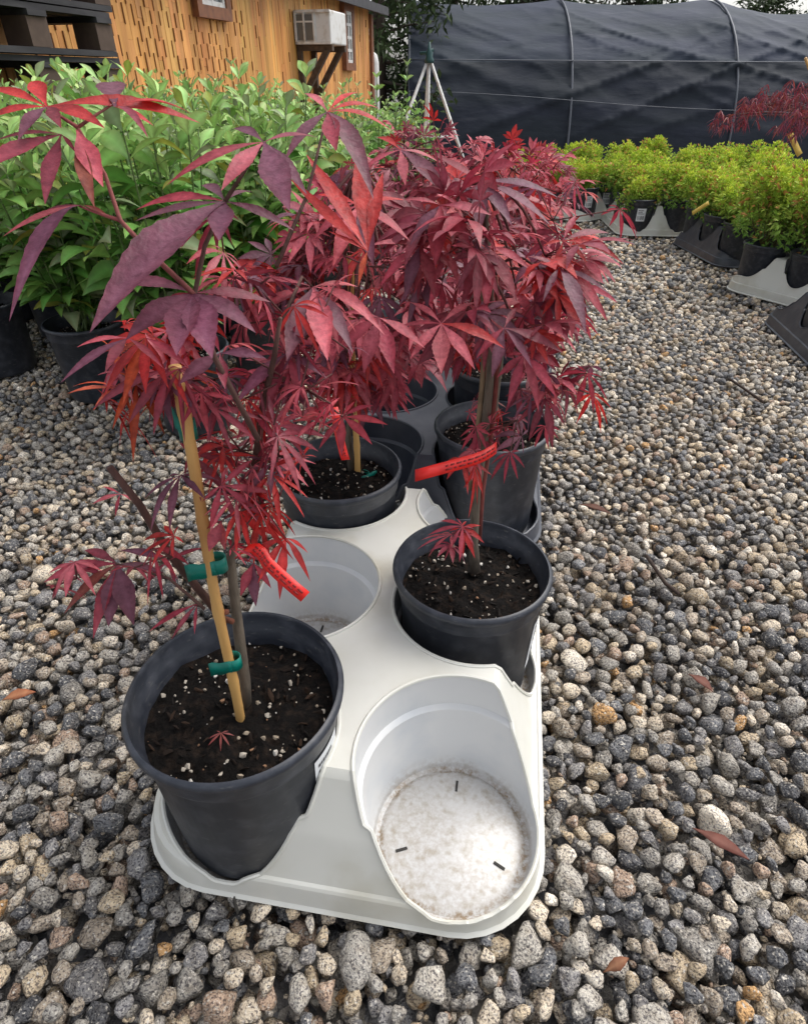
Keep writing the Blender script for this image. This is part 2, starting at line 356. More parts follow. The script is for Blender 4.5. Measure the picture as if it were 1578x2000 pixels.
# ------------------------------------------------------------------ pots
def pot_mesh(s=1.0):
    b = MB(); H = .168
    prof = [(0, .002), (.058, .002), (.066, 0), (.0695, .003), (.071, .010), (.0765, .138), (.0770, .1385), (.0785, .140), (.0792, .143), (.0800, .156), (.0815, .158), (.0838, .161), (.0842, .1645), (.0825, .1675), (.0800, .168), (.0788, .1655), (.0780, .1535), (.0762, .1520), (.0752, .1405), (.0740, .138), (.072, .10)]
    b.lathe([(r * s, z * s) for r, z in prof], 72)
    return b.mesh('pot', M['pot'], True, 50)
POT = pot_mesh()
def soil_mesh(seed, r=.0745, z=.137, bits=120, chips=110, hi=True):
    rs = np.random.default_rng(seed); b = MB(); n = 40; rings = 16; vs = [(0, 0, z + .006)]
    for i in range(1, rings + 1):
        for k in range(n):
            a = 2 * math.pi * k / n; rr = r * i / rings; x, y = rr * math.cos(a), rr * math.sin(a)
            h = mnoise.noise(Vector((x * 60 + seed, y * 60, 0))) * .007 + mnoise.noise(Vector((x * 170 + seed, y * 170, 3))) * .0035
            vs.append((x, y, z + h + .006 * (1 - (i / rings) ** 2)))
    fs = [(0, 1 + k, 1 + (k + 1) % n) for k in range(n)]
    for i in range(rings - 1):
        o = 1 + i * n; fs += [(o + k, o + n + k, o + n + (k + 1) % n, o + (k + 1) % n) for k in range(n)]
    b.add(vs, fs)
    iv, jf = ico(1)
    for k in range(bits + chips):
        a = rs.uniform(0, 2 * math.pi); rr = r * math.sqrt(rs.uniform(0, .93)); x, y = rr * math.cos(a), rr * math.sin(a)
        if k < bits:
            s = min(.0026, .0005 + rs.exponential(.0011))
            c = [(.46, .41, .34), (.34, .28, .21), (.58, .55, .50), (.30, .17, .10)][rs.choice(4, p=[.45, .25, .2, .1])]; sc = np.array([1, rs.uniform(.7, 1), rs.uniform(.6, .9)]) * s
        else:
            s = rs.uniform(.002, .006); c = [(.018, .012, .009), (.034, .02, .013), (.010, .008, .007)][rs.integers(0, 3)]; sc = np.array([1, .35, .2]) * s
        R = rotmats_one(rs); v = (iv * (1 + rs.uniform(-.42, .30, (len(iv), 1))) * sc) @ R.T
        v += np.array([x, y, z + .006 * (1 - (rr / r) ** 2) + s * .3 + .001])
        b.add([tuple(q) for q in v], [tuple(q) for q in jf], col=c, mi=1)
    return b.mesh('soil', [M['soil'], M['bit']], True, 40)
def rotmats_one(rs):
    q = rs.normal(size=4); q /= np.linalg.norm(q); w_, x, y, z = q
    return np.array([[1-2*(y*y+z*z), 2*(x*y-z*w_), 2*(x*z+y*w_)], [2*(x*y+z*w_), 1-2*(x*x+z*z), 2*(y*z-x*w_)], [2*(x*z-y*w_), 2*(y*z+x*w_), 1-2*(x*x+y*y)]])
def label_mesh(a0, a1, z0, z1, r0=.071, r1=.0765):
    """a printed sticker following the pot wall"""
    b = MB(); n = 10; R = lambda z: r0 + (r1 - r0) * (z - .012) / .126
    def patch(a0, a1, z0, z1, off, mi):
        vs = []
        for j in (0, 1):
            for k in range(n + 1):
                a = math.radians(a0 + (a1 - a0) * k / n); z = z0 + (z1 - z0) * j; r = R(z) + off
                vs.append((r * math.cos(a), r * math.sin(a), z))
        b.add(vs, [(k, k + 1, n + 2 + k, n + 1 + k) for k in range(n)], mi=mi)
    patch(a0, a1, z0, z1, .0007, 0)
    w_ = a1 - a0; h = z1 - z0
    for k in range(16):     # barcode and printed lines
        q = a0 + w_ * (.12 + .76 * k / 16); patch(q, q + w_ * random.choice((.012, .02, .03)), z0 + h * .12, z0 + h * .42, .0010, 1)
    for j, (l0, l1) in enumerate(((.12, .8), (.12, .62), (.12, .7))):
        q = a0 + w_ * l0
        while q < a0 + w_ * l1:
            d = w_ * random.uniform(.03, .08); patch(q, q + d, z0 + h * (.56 + j * .13), z0 + h * (.62 + j * .13), .0010, 1); q += d + w_ * .02
    return b.mesh('label', [M['label'], M['ink']])

# ------------------------------------------------------------------ leaves
CM = dict(purple=(.215, .070, .115), maroon=(.31, .046, .074), wine=(.46, .058, .092), red=(.60, .034, .030), pink=(.62, .135, .165), brown=(.32, .08, .05), orange=(.55, .085, .02))
def jit(c, a=.18):
    k = random.uniform(1 - a, 1 + a); return tuple(max(0, x * k * random.uniform(.92, 1.08)) for x in c)
def lobe(b, P0, P1, P2, W, nrm, seg=8, serr=0.0, col=(.2, .04, .05), fold=.25, wp=.50):
    """a pointed leaf lobe along a quadratic curve P0-P1-P2"""
    vs = []; W2 = W * .5
    for i in range(seg + 1):
        t = i / seg; p = P0 * (1 - t) ** 2 + P1 * 2 * t * (1 - t) + P2 * t * t
        tg = (P1 - P0) * 2 * (1 - t) + (P2 - P1) * 2 * t
        if tg.length < 1e-7: tg = P2 - P0
        tg.normalize(); lat = tg.cross(nrm)
        lat = lat.normalized() if lat.length > 1e-5 else tg.orthogonal().normalized()
        nn = lat.cross(tg).normalized()
        if t < wp: q = .10 + .90 * smooth01(t / wp)
        else: q = max(0, 1 - ((t - wp) / (1 - wp)) ** 1.35)
        ww = W2 * q
        if serr and i % 2 == 1 and i < seg: ww *= 1 + serr
        vs += [p - lat * ww + nn * ww * fold, p, p + lat * ww + nn * ww * fold]
    fs = []
    for i in range(seg):
        o = i * 3; fs += [(o, o + 3, o + 4, o + 1), (o + 1, o + 4, o + 5, o + 2)]
    n = len(b.v); b.add(vs, fs, col)
    for i in range(seg + 1):
        t = i / seg; k = 1.0 + .10 * math.sin(i * 2.3 + W * 900); e = (col[0] * (.86 + .10 * t) * k, col[1] * (.80 - .12 * t) * k, col[2] * (.82 - .15 * t) * k)
        b.c[n + i * 3] = e; b.c[n + i * 3 + 2] = e; b.c[n + i * 3 + 1] = (col[0] * 1.16 + .012, col[1] * 1.14 + .012, col[2] * 1.14 + .012)
def palm(b, c, u, n, size, col, width=.2, seg=5, droop=.25, nl=7, serr=0.0):
    """palmate leaf: centre c, main direction u, face normal n"""
    u = u.normalized(); n = (n - u * n.dot(u)).normalized(); s = n.cross(u)
    angs = [0, 36, -36, 74, -74, 115, -115][:nl]; lens = [1, .93, .93, .72, .72, .40, .40]
    for a, l in zip(angs, lens):
        a = math.radians(a + random.uniform(-8, 8)); l *= size * random.uniform(.85, 1.12)
        d = u * math.cos(a) + s * math.sin(a)
        P2 = c + d * l + Vector((0, 0, -1)) * l * droop * random.uniform(.4, 1.7)
        P1 = c + d * l * .5 + n * l * random.uniform(.02, .10)
        lobe(b, c, P1, P2, l * width * random.uniform(.85, 1.2), n, seg, serr, jit(col, .16), fold=random.uniform(.08, .4))
def rnd_dir(up=0.0):
    v = Vector((random.gauss(0, 1), random.gauss(0, 1), random.gauss(0, 1) + up)); return v.normalized()
def bez(p0, p1, p2, n=6): return [p0 * (1 - t) ** 2 + p1 * 2 * t * (1 - t) + p2 * t * t for t in [i / n for i in range(n + 1)]]
TWIG = (.13, .045, .04)
def canopy(fol, wood, trunk_pts, cen, rad, ncl, nleaf, size=.034, width=.22, cols=None, bias=None, seg=7):
    """clusters of leaves on twigs that leave the trunk; leaves fill an uneven crown"""
    cols = cols or [('maroon', .3), ('wine', .3), ('purple', .18), ('pink', .12), ('red', .1)]
    names = [c for c, _ in cols]; ws = [x for _, x in cols]
    for k in range(ncl):
        d = rnd_dir(.15); q = random.uniform(.45, 1.0)
        p = Vector((cen[0] + d.x * rad[0] * q, cen[1] + d.y * rad[1] * q, cen[2] + d.z * rad[2] * q))
        t0 = trunk_pts[min(len(trunk_pts) - 1, int(random.uniform(.45, 1) * len(trunk_pts)))]
        mid = (Vector(t0) + p) / 2 + Vector((0, 0, random.uniform(.0, .03)))
        wood.tube(bez(Vector(t0), mid, p, 5), [.0016, .0015, .0013, .0012, .001, .0008], 5, col=TWIG)
        ccol = CM[random.choices(names, ws)[0]]
        for j in range(nleaf):
            out = Vector((d.x, d.y, d.z * .3)) + rnd_dir() * .9; out.normalize()
            c = p + out * random.uniform(.008, .035)
            fol.tube([p, (p + c) / 2 + Vector((0, 0, .003)), c], .0006, 3, col=(.30, .05, .05))
            n = Vector((0, 0, 1)) + rnd_dir() * .55 + Vector((0, -.35, 0)); u = out + Vector((0, 0, -.12)); sz = size * random.uniform(.6, 1.3)
            col = ccol if random.random() < .6 else CM[random.choices(names, ws)[0]]
            palm(fol, c, u, n, sz, col, width * random.uniform(.9, 1.4), seg, random.uniform(.1, .45), 7 if random.random() < .8 else 5)
def pxleaf(b, cx, cy, dep, lobes, col, width=.24, nrm=None, serr=.09, droop=.1, seg=24):
    """a leaf that stands at a measured distance: lobes = (tip x, tip y, depth change, width factor, colour)"""
    c = at_d(cx, cy, dep)
    for lb in lobes:
        tx, ty = lb[0], lb[1]; dd = lb[2] if len(lb) > 2 else 0; wf = lb[3] if len(lb) > 3 else 1; cl = CM[lb[4]] if len(lb) > 4 else col
        bend = lb[5] if len(lb) > 5 else .12
        P2 = at_d(tx, ty, dep + dd); l = (P2 - c).length
        P1 = (c + P2) / 2 + UP * l * bend - FW * l * .06
        nn = (nrm or (-FW + UP * .55)) + rnd_dir() * .25
        lobe(b, c, P1, P2, l * width * wf * .76, nn, seg, serr, jit(cl, .1), fold=random.uniform(.1, .35))

# ------------------------------------------------------------------ potted maples
SOILS = [soil_mesh(i) for i in range(3)]
def bamboo(b, p0, p1, r=.0039):
    pts, rr = [], []; n = 26
    for i in range(n + 1):
        t = i / n; pts.append(p0.lerp(p1, t) + Vector((math.sin(t * 9) * .0008, math.cos(t * 7) * .0008, 0)))
        rr.append(r * (1.16 if i % 6 == 0 else 1.0) * (1 - .12 * t))
    b.tube(pts, rr, 12)
def tape(p, r, tail, name, parent, w=.007):
    """stretch tape wound round stake and trunk with a loose tail"""
    b = MB(); n = 20
    vs = [(r * math.cos(2 * math.pi * k / n) * 1.12, r * math.sin(2 * math.pi * k / n), z) for z in (-w / 2, w / 2) for k in range(n)]
    b.add([Vector(v) + p for v in vs], [(k, (k + 1) % n, n + (k + 1) % n, n + k) for k in range(n)])
    tail = Vector(tail); m = 6
    vs = []
    for k in range(m + 1):
        q = p + tail * (k / m) + Vector((0, -r, 0)) * (1 - k / m) + Vector((0, 0, .0007 * math.sin(k * 1.7)))
        for s in (-.5, .5): vs.append(q + Vector((0, 0, w * s * (1.0 + .25 * k / m))))
    b.add(vs, [(2 * k, 2 * k + 2, 2 * k + 3, 2 * k + 1) for k in range(m)])
    me = b.mesh(name, M['tie']); o = link(name, me, parent); sm = o.modifiers.new('s', 'SOLIDIFY'); sm.thickness = .0006
    return o
def strip(pts, w, lat, name, parent, m=None, pr=True):
    """a printed plastic plant tag following a path"""
    b = MB(); lat = Vector(lat).normalized(); pts = [Vector(p) for p in pts]
    vs = []; 
    for p in pts: vs += [p - lat * w / 2, p + lat * w / 2]
    b.add(vs, [(2 * i, 2 * i + 2, 2 * i + 3, 2 * i + 1) for i in range(len(pts) - 1)])
    if pr:
        for side in (-1, 1):
            nrm = (pts[-1] - pts[0]).cross(lat).normalized() * side * .0006
            for row in (-.2, .12):
                i = len(pts) * .25
                while i < len(pts) - 1.6:
                    L = random.uniform(.15, .5); a = pts[int(i)].lerp(pts[int(i) + 1], i % 1); j = i + L; c = pts[int(j)].lerp(pts[int(j) + 1], j % 1)
                    q = lat * w * row; h = lat * w * .07
                    b.add([a + q - h + nrm, c + q - h + nrm, c + q + h + nrm, a + q + h + nrm], [(0, 1, 2, 3)], mi=1); i = j + .15
    o = link(name, b.mesh(name, [m or M['tag'], M['print']]), parent); sm = o.modifiers.new('s', 'SOLIDIFY'); sm.thickness = .0005
    return o
def potted(name, base, label, cat, group=None, lab=None, rz=0, soil=0, sc=1.0):
    root = empty(name, base); tag(root, label, cat, group)
    p = link('pot', POT, root, (0, 0, 0), rz)
    if lab: link('label', lab, p)
    so = link('soil', SOILS[soil % 3], root, (0, 0, 0), rz)
    p.scale = (sc, sc, sc); so.scale = (sc, sc, sc)
    return root
def finish(root, fol, wood, stake=None):
    inv = -Vector(root.location)
    def mk(nm, b, m):
        b.v = [(v[0] + inv.x, v[1] + inv.y, v[2] + inv.z) for v in b.v]; return link(nm, b.mesh(nm, m), root)
    if wood and wood.v: mk('trunk', wood, M['bark'])
    if stake and stake.v: mk('stake', stake, M['bamboo'])
    if fol and fol.v: mk('foliage', fol, M['leaf'])
BARK = (.145, .115, .085); DBARK = (.10, .045, .035)

# --- maple 1: nearest, left front pocket, staked with bamboo
base = pocket(T1, 0, -1) + Vector((.006, .001, .009))
r1 = potted('potted_maple', base, 'nearest red maple, tied to a bamboo stake, in the white tray\'s front left pocket', 'potted plant', 'red maples in black pots', label_mesh(-34, -8, .070, .132), 0, 0, 1.065)
zs = base.z + .142 * 1.065
fol, wood, stk = MB(), MB(), MB()
s0 = at_z(468, 1405, zs); s1 = at_y(352, 782, s0.y - .004); up = (s1 - s0).normalized()
bamboo(stk, s0 - up * .03, s1 + up * .02)
tb = at_z(478, 1385, zs - .004)
tr = [tb, at_y(478, 1330, tb.y), at_y(462, 1200, tb.y + .004), at_y(450, 1090, tb.y + .008), at_y(475, 1010, tb.y + .012)]
wood.tube(tr, [.0062, .0048, .0040, .0034, .0028], 10, col=BARK)
tr = [at_y(475, 1010, tb.y + .012), at_y(500, 900, tb.y + .01), at_y(512, 800, tb.y + .006), at_y(535, 700, tb.y), at_y(548, 620, tb.y - .004)]
wood.tube(tr, [.0030, .0026, .0021, .0016, .0010], 8, col=DBARK)
cutb = [at_y(440, 1215, tb.y - .006), at_y(330, 1080, tb.y - .012), at_y(272, 985, tb.y - .016), at_y(214, 912, tb.y - .02)]
wood.tube(cutb, [.003, .0028, .0024, .0021], 8, col=DBARK)
wood.tube([at_y(455, 1215, tb.y - .008), at_y(420, 1200, tb.y - .012), at_y(445, 1195, tb.y - .014)], .0022, 6, col=(.2, .06, .03))
def twig(px, rad=.0014, col=DBARK):
    wood.tube([at_d(*p) for p in px], [rad * (1 - .5 * i / (len(px) - 1)) for i in range(len(px))], 6, col=col)
twig([(505, 860, .345), (420, 700, .32), (380, 575, .30), (400, 480, .30), (440, 392, .30)], .0018)
twig([(380, 575, .30), (300, 500, .29), (235, 430, .28), (205, 340, .275), (152, 248, .27)], .0014, (.30, .09, .08))
twig([(235, 430, .28), (190, 415, .28), (155, 402, .28)], .001, (.32, .08, .08))
twig([(440, 392, .30), (480, 330, .30), (515, 277, .30)], .0012)
twig([(545, 640, .35), (590, 540, .36), (610, 560, .37)], .0013)
twig([(540, 520, .35), (600, 380, .36), (640, 218, .37)], .0014)
twig([(152, 248, .27), (90, 208, .265)], .001, (.32, .08, .08))
twig([(152, 248, .27), (190, 222, .27), (225, 200, .27)], .0008, (.35, .12, .1))
twig([(400, 1190, .40), (330, 1130, .40), (225, 1100, .40)], .0012)
L = pxleaf; K = CM
L(fol, 92, 208, .265, [(-30, 172, .01, .9, 'red', .05), (62, 158, .01, 1.9, 'red'), (392, 240, .02, .75, 'red', .13), (205, 250, -.01, 1.2, 'red'), (-40, 240, 0, 1, 'red'), (35, 275, -.01, 1.6, 'purple'), (120, 250, -.01, 1.5, 'maroon')], K['red'], .22)
L(fol, 225, 208, .268, [(300, 245, .0, 1.2, 'red', .1), (215, 160, .03, 1.6, 'purple', .1), (290, 270, -.01, .8, 'maroon', .25), (375, 222, .02, .9, 'red', .2)], K['red'], .22)
L(fol, 120, 262, .268, [(-60, 345, -.02, 1.2, 'maroon', .05), (88, 400, -.02, 1.0, 'maroon', .02), (-20, 280, 0, .9, 'maroon'), (60, 290, 0, 1.4, 'maroon'), (150, 300, 0, 1, 'maroon')], K['maroon'], .24)
L(fol, 150, 252, .27, [(202, 365, -.01, 1.15, 'pink', 0), (185, 405, -.015, .6, 'brown', -.05)], K['maroon'], .3, serr=.05)
L(fol, 160, 400, .28, [(5, 462, -.01, 1.0, 'pink', .1), (18, 628, -.03, .92, 'purple', .30), (60, 430, 0, .8, 'maroon'), (215, 425, 0, 1, 'brown')], K['purple'], .22)
L(fol, 515, 277, .30, [(325, 362, -.01, .9, 'wine', .12), (432, 372, -.02, 1.1, 'pink', .05), (566, 412, -.03, 1.3, 'purple', .0), (600, 380, -.0, 1.2, 'purple', .1), (452, 252, .02, .9, 'purple'), (620, 268, .02, .8, 'maroon')], K['purple'], .24)
L(fol, 440, 393, .30, [(262, 432, .0, 1.0, 'purple', .05), (175, 650, -.045, 1.28, 'purple', .10), (428, 470, -.02, 2.1, 'purple', 0), (575, 450, .01, .9, 'purple', .1), (392, 362, .02, 1.2, 'purple'), (495, 375, .02, .9, 'purple'), (265, 410, .02, .7, 'wine', .12)], K['purple'], .22)
L(fol, 378, 572, .30, [(245, 665, -.02, 1.5, 'purple', .1), (215, 560, .01, .9, 'purple', .14), (345, 695, -.03, 1.7, 'purple', .05), (415, 700, -.03, 1.5, 'purple', .05), (500, 650, -.01, 1.2, 'purple', .1), (530, 590, .02, .9, 'maroon', .1), (310, 600, 0, 1, 'wine')], K['purple'], .26)
L(fol, 250, 660, .31, [(118, 748, -.01, .9, 'purple', .1), (150, 678, 0, .8, 'pink', .12), (205, 730, -.02, 1, 'maroon'), (320, 720, 0, .9, 'wine')], K['purple'], .24)
L(fol, 285, 660, .32, [(200, 780, -.01, .8, 'red', .12), (240, 790, -.01, .8, 'orange', .05), (285, 770, -.01, .9, 'red', .05), (330, 760, 0, .8, 'red', .1), (225, 700, 0, .8, 'orange'), (370, 720, 0, .9, 'wine')], K['red'], .26)
L(fol, 330, 720, .33, [(180, 800, 0, .7, 'maroon', .1), (250, 830, 0, .8, 'maroon', .05), (300, 850, 0, .8, 'wine', 0), (370, 800, 0, .7, 'red'), (420, 750, 0, .8, 'maroon')], K['wine'], .24)
L(fol, 640, 218, .36, [(592, 182, .02, 1, 'pink'), (555, 315, -.02, 1.0, 'purple', .12), (657, 295, -.02, 1.5, 'wine', 0), (730, 390, -.02, 1.0, 'purple', .22), (765, 255, .01, .9, 'red', .2), (742, 212, .02, .9, 'red', .15), (700, 180, .02, .8, 'red', .1)], K['wine'], .22)
L(fol, 718, 490, .36, [(566, 348, .0, .75, 'red', -.02), (598, 300, .02, .9, 'red', 0), (700, 285, .03, 1.0, 'red', .02), (748, 335, .02, .9, 'red', .05), (640, 450, 0, .8, 'red', 0), (700, 560, -.01, 1, 'orange')], K['red'], .19)
L(fol, 612, 560, .37, [(752, 655, -.01, .95, 'pink', .22), (455, 560, 0, .7, 'wine', .15), (475, 625, -.01, 1.0, 'wine', .1), (560, 705, -.03, 1.5, 'purple', .05), (640, 705, -.03, 1.4, 'pink', .05), (700, 560, .02, .8, 'pink', .12), (690, 690, -.02, 1.1, 'purple', .1)], K['pink'], .22)
L(fol, 560, 690, .36, [(460, 790, -.01, 1, 'purple', .1), (520, 810, 0, 1, 'maroon', .05), (600, 790, 0, 1, 'wine', .05), (640, 740, 0, 1, 'purple', .1), (480, 700, 0, .8, 'maroon')], K['maroon'], .26)
L(fol, 430, 690, .33, [(350, 750, -.01, 1.6, 'purple', .05), (440, 760, -.01, 1.2, 'maroon', .02), (520, 700, 0, 1.2, 'purple', .1), (410, 640, 0, 1, 'wine')], K['purple'], .28)
# low leaves over the gravel
L(fol, 230, 1102, .40, [(85, 1138, .01, .7, 'wine', .15), (125, 1200, .0, .8, 'brown', .15), (182, 1248, -.01, .9, 'wine', .1), (212, 1225, -.01, 1.35, 'purple', .03), (262, 1222, -.01, 1.4, 'purple', .08), (320, 1120, .01, .9, 'purple'), (165, 1075, .02, .7, 'maroon')], K['wine'], .30)
L(fol, 330, 1095, .41, [(235, 1075, .01, .8, 'purple', .1), (280, 1150, 0, .9, 'maroon', .1), (400, 1070, .01, .7, 'wine'), (345, 1150, 0, .8, 'maroon')], K['maroon'], .22)
L(fol, 385, 1180, .41, [(290, 1235, 0, .7, 'wine', .1), (335, 1250, -.01, .7, 'maroon', .1), (380, 1240, 0, .7, 'wine')], K['wine'], .22)
L(fol, 235, 965, .44, [(180, 985, 0, .8, 'pink'), (225, 1010, 0, .8, 'wine'), (285, 990, 0, .8, 'pink'), (200, 950, 0, .7, 'wine')], K['pink'], .25)
L(fol, 432, 1018, .395, [(385, 1040, 0, 1.2, 'wine'), (408, 1078, -.01, 1.5, 'pink', 0), (440, 1075, 0, 1.2, 'pink', 0), (470, 1000, 0, .8, 'maroon')], K['pink'], .34)
L(fol, 495, 1100, .40, [(470, 1165, 0, 1.3, 'wine', .05), (500, 1185, 0, 1.3, 'purple', .03), (530, 1150, 0, 1, 'wine'), (460, 1090, 0, .8, 'maroon')], K['wine'], .3)
for cx, cy, n_, sp in ((352, 742, 7, 24), (150, 1130, 3, 30), (285, 745, 9, 48), (335, 700, 8, 45), (265, 690, 5, 35), (420, 740, 6, 60), (620, 640, 8, 80), (560, 740, 8, 60), (470, 880, 9, 50), (545, 890, 7, 45), (440, 960, 5, 40), (510, 985, 9, 45), (480, 820, 6, 40), (420, 870, 5, 30), (600, 760, 7, 55), (340, 665, 5, 60), (560, 620, 7, 60), (300, 740, 5, 50), (330, 1085, 3, 50), (500, 560, 7, 60), (440, 520, 4, 40)):
    cc = at_d(cx, cy, .385 if cy > 800 else (.345 if cx == 352 else .36))
    for j in range(n_):
        c = cc + RT * random.gauss(0, sp * .00022) + UP * random.gauss(0, sp * .00022) + FW * random.gauss(0, .012)
        n = -FW * .6 + UP * .6 + rnd_dir() * .6; u = rnd_dir() + Vector((0, 0, -.7))
        palm(fol, c, u, n, random.uniform(.018, .034), CM[random.choice(['red', 'orange', 'wine', 'red', 'maroon'] if cx < 345 and cy < 800 else ['wine', 'maroon', 'pink', 'pink', 'wine', 'purple', 'red'])], random.uniform(.10, .22), 6, random.uniform(.1, .5))
        wood.tube([cc, c], .0006, 4, col=TWIG)
# seedling leaf lying on the soil
palm(fol, at_z(432, 1432, zs + .006), Vector((.1, -1, -.1)), Vector((0, 0, 1)), .014, (.36, .10, .08), .16, 5, .1)
finish(r1, fol, wood, stk)
def rel(root, v): return v - Vector(root.location)
for (px, py, tx, ty) in ((366, 838, 338, 812), (425, 1100, 364, 1120), (456, 1292, 410, 1308)):
    p = at_y(px, py, s0.y); q = at_y(tx, ty, s0.y - .004)
    tape(rel(r1, p), .0048 if py < 900 else .0056, q - p, 'tie', r1, .0115)
p0 = at_d(470, 1092, .385)
strip([rel(r1, at_d(*a)) for a in ((466, 1082, .385), (480, 1072, .380), (498, 1070, .378), (512, 1082, .376), (520, 1098, .375), (545, 1122, .373), (572, 1146, .371), (596, 1166, .370))], .0078, UP + RT * .9, 'plant_tag', r1)

# --- maple 2: second row, right
base = pocket(T1, 1, 1) + Vector((-.004, .010, .012))
r2 = potted('potted_maple', base, 'potted red maple with a long red tag, right side of the white tray', 'potted plant', 'red maples in black pots', label_mesh(-50, -8, .05, .12), .3, 1)
fol, wood = MB(), MB(); zs = base.z + .142
tb = at_z(928, 1120, zs); tr = [tb, at_y(925, 1060, tb.y), at_y(930, 960, tb.y), at_y(945, 860, tb.y + .004), at_y(955, 760, tb.y + .006), at_y(962, 650, tb.y + .008), at_y(955, 540, tb.y + .01), at_y(950, 420, tb.y + .012), at_y(945, 360, tb.y + .012)]
wood.tube(tr, [.0062, .005, .0046, .0045, .004, .0036, .003, .002, .0012], 10, col=BARK)
wood.tube([p + Vector((.006, .002, 0)) for p in tr[1:7]], [.0026, .003, .0028, .0026, .0024, .0016], 8, col=(.22, .05, .04))
wood.tube([p + Vector((-.006, .003, 0)) for p in tr[2:7]], [.0016, .0028, .0026, .0022, .0014], 8, col=(.24, .17, .10))
cen = at_y(935, 535, tb.y); 
canopy(fol, wood, tr[3:], (cen.x, cen.y + .01, cen.z), (.068, .07, .07), 22, 5, .034, .21)
cen = at_y(1000, 675, tb.y + .03)
canopy(fol, wood, tr[3:6], cen, (.05, .04, .04), 8, 4, .028, .2)
L(fol, 700, 400, .42, [(610, 470, 0, 1.1, 'wine', .1), (650, 520, -.01, 1.2, 'pink', .05), (730, 520, -.01, 1.2, 'purple', .05), (800, 470, 0, 1.1, 'wine', .12), (790, 390, .01, .9, 'red', .1), (620, 380, .01, .9, 'red', .1)], K['wine'], .26)
L(fol, 860, 400, .44, [(800, 480, 0, 1.1, 'purple', .08), (850, 520, -.01, 1.3, 'wine', .03), (920, 490, -.01, 1.2, 'wine', .1), (960, 420, 0, 1.0, 'pink', .1), (790, 390, 0, .9, 'wine', .1)], K['wine'], .28)
L(fol, 740, 620, .43, [(660, 690, 0, 1.1, 'wine', .1), (710, 730, -.01, 1.3, 'maroon', .03), (770, 730, -.01, 1.2, 'wine', .05), (830, 680, 0, 1.0, 'pink', .1), (670, 610, 0, .9, 'wine', .1)], K['wine'], .28)
L(fol, 862, 632, .44, [(800, 702, -.01, 1.0, 'pink', .1), (862, 730, -.02, 1.5, 'pink', 0), (928, 722, -.01, 1.1, 'pink', .08), (985, 680, 0, .9, 'red', .15), (775, 640, .01, .9, 'wine', .1), (800, 590, .02, .8, 'pink'), (930, 590, .02, .8, 'pink')], K['pink'], .24)
L(fol, 782, 292, .50, [(885, 395, -.02, 1.1, 'purple', .1), (792, 362, -.02, 1.2, 'pink', 0), (705, 335, 0, 1.0, 'wine', .1), (860, 318, .02, .9, 'pink', .1), (735, 268, .02, .9, 'red')], K['pink'], .22)
L(fol, 938, 355, .47, [(935, 458, -.02, 1.2, 'purple', .02), (1075, 440, -.02, .9, 'purple', .12), (1090, 385, 0, .9, 'purple', .12), (1000, 440, -.02, 1.1, 'purple', .06), (845, 300, .02, .9, 'maroon', .02), (985, 300, .02, .9, 'pink'), (880, 430, 0, .8, 'maroon')], K['purple'], .24)
L(fol, 1092, 522, .45, [(1145, 655, -.02, 1.1, 'purple', .22), (1195, 578, 0, .7, 'purple', .12), (1060, 590, -.01, .9, 'purple'), (1030, 500, .0, .9, 'maroon')], K['purple'], .22)
L(fol, 1100, 470, .47, [(1218, 516, -.01, .8, 'red', .2), (1190, 455, .01, .9, 'maroon', .15), (1150, 520, -.01, 1.0, 'red', .1), (1060, 480, 0, 1.0, 'red'), (1080, 545, 0, .9, 'red'), (1125, 420, .01, 1, 'wine')], K['maroon'], .24)
L(fol, 820, 480, .46, [(740, 560, 0, .9, 'wine', .1), (790, 590, -.01, 1.1, 'purple'), (850, 585, -.01, 1.1, 'maroon'), (900, 540, 0, .9, 'wine'), (720, 480, 0, .9, 'pink'), (900, 450, 0, .9, 'purple')], K['wine'], .26)
L(fol, 950, 480, .46, [(900, 600, 0, 1.0, 'maroon', .1), (950, 610, -.01, 1.1, 'wine'), (1010, 590, -.01, 1.0, 'maroon'), (1040, 530, 0, .9, 'wine'), (880, 480, 0, .9, 'wine')], K['maroon'], .26)
L(fol, 985, 640, .45, [(960, 740, 0, 1.1, 'purple', .05), (1040, 720, 0, 1.0, 'purple', .1), (1100, 690, 0, .9, 'maroon', .1), (930, 700, 0, 1, 'wine'), (1010, 600, .01, 1, 'maroon')], K['purple'], .26)
for cx, cy, n_, sp, dd in ((900, 1040, 6, 30, .55), (1060, 740, 7, 70, .52), (940, 890, 4, 30, .53), (1120, 730, 4, 40, .52), (1010, 820, 5, 60, .55), (720, 520, 8, 70, .47), (1080, 430, 6, 60, .5)):
    cc = at_d(cx, cy, dd)
    for j in range(n_):
        c = cc + RT * random.gauss(0, sp * .0003) + UP * random.gauss(0, sp * .0003) + FW * random.gauss(0, .012)
        palm(fol, c, rnd_dir() + Vector((0, 0, -.6)), -FW * .6 + UP * .6 + rnd_dir() * .6, random.uniform(.02, .036), CM[random.choice(['wine', 'maroon', 'pink', 'red', 'purple'])], random.uniform(.13, .22), 6, .3)
        wood.tube([cc, c], .0006, 4, col=TWIG)
finish(r2, fol, wood)
strip([rel(r2, at_d(*a)) for a in ((811, 929, .495), (840, 921, .497), (870, 913, .50), (900, 905, .503), (925, 898, .506), (945, 890, .51), (962, 880, .515), (970, 874, .52))], .0098, UP, 'plant_tag', r2)

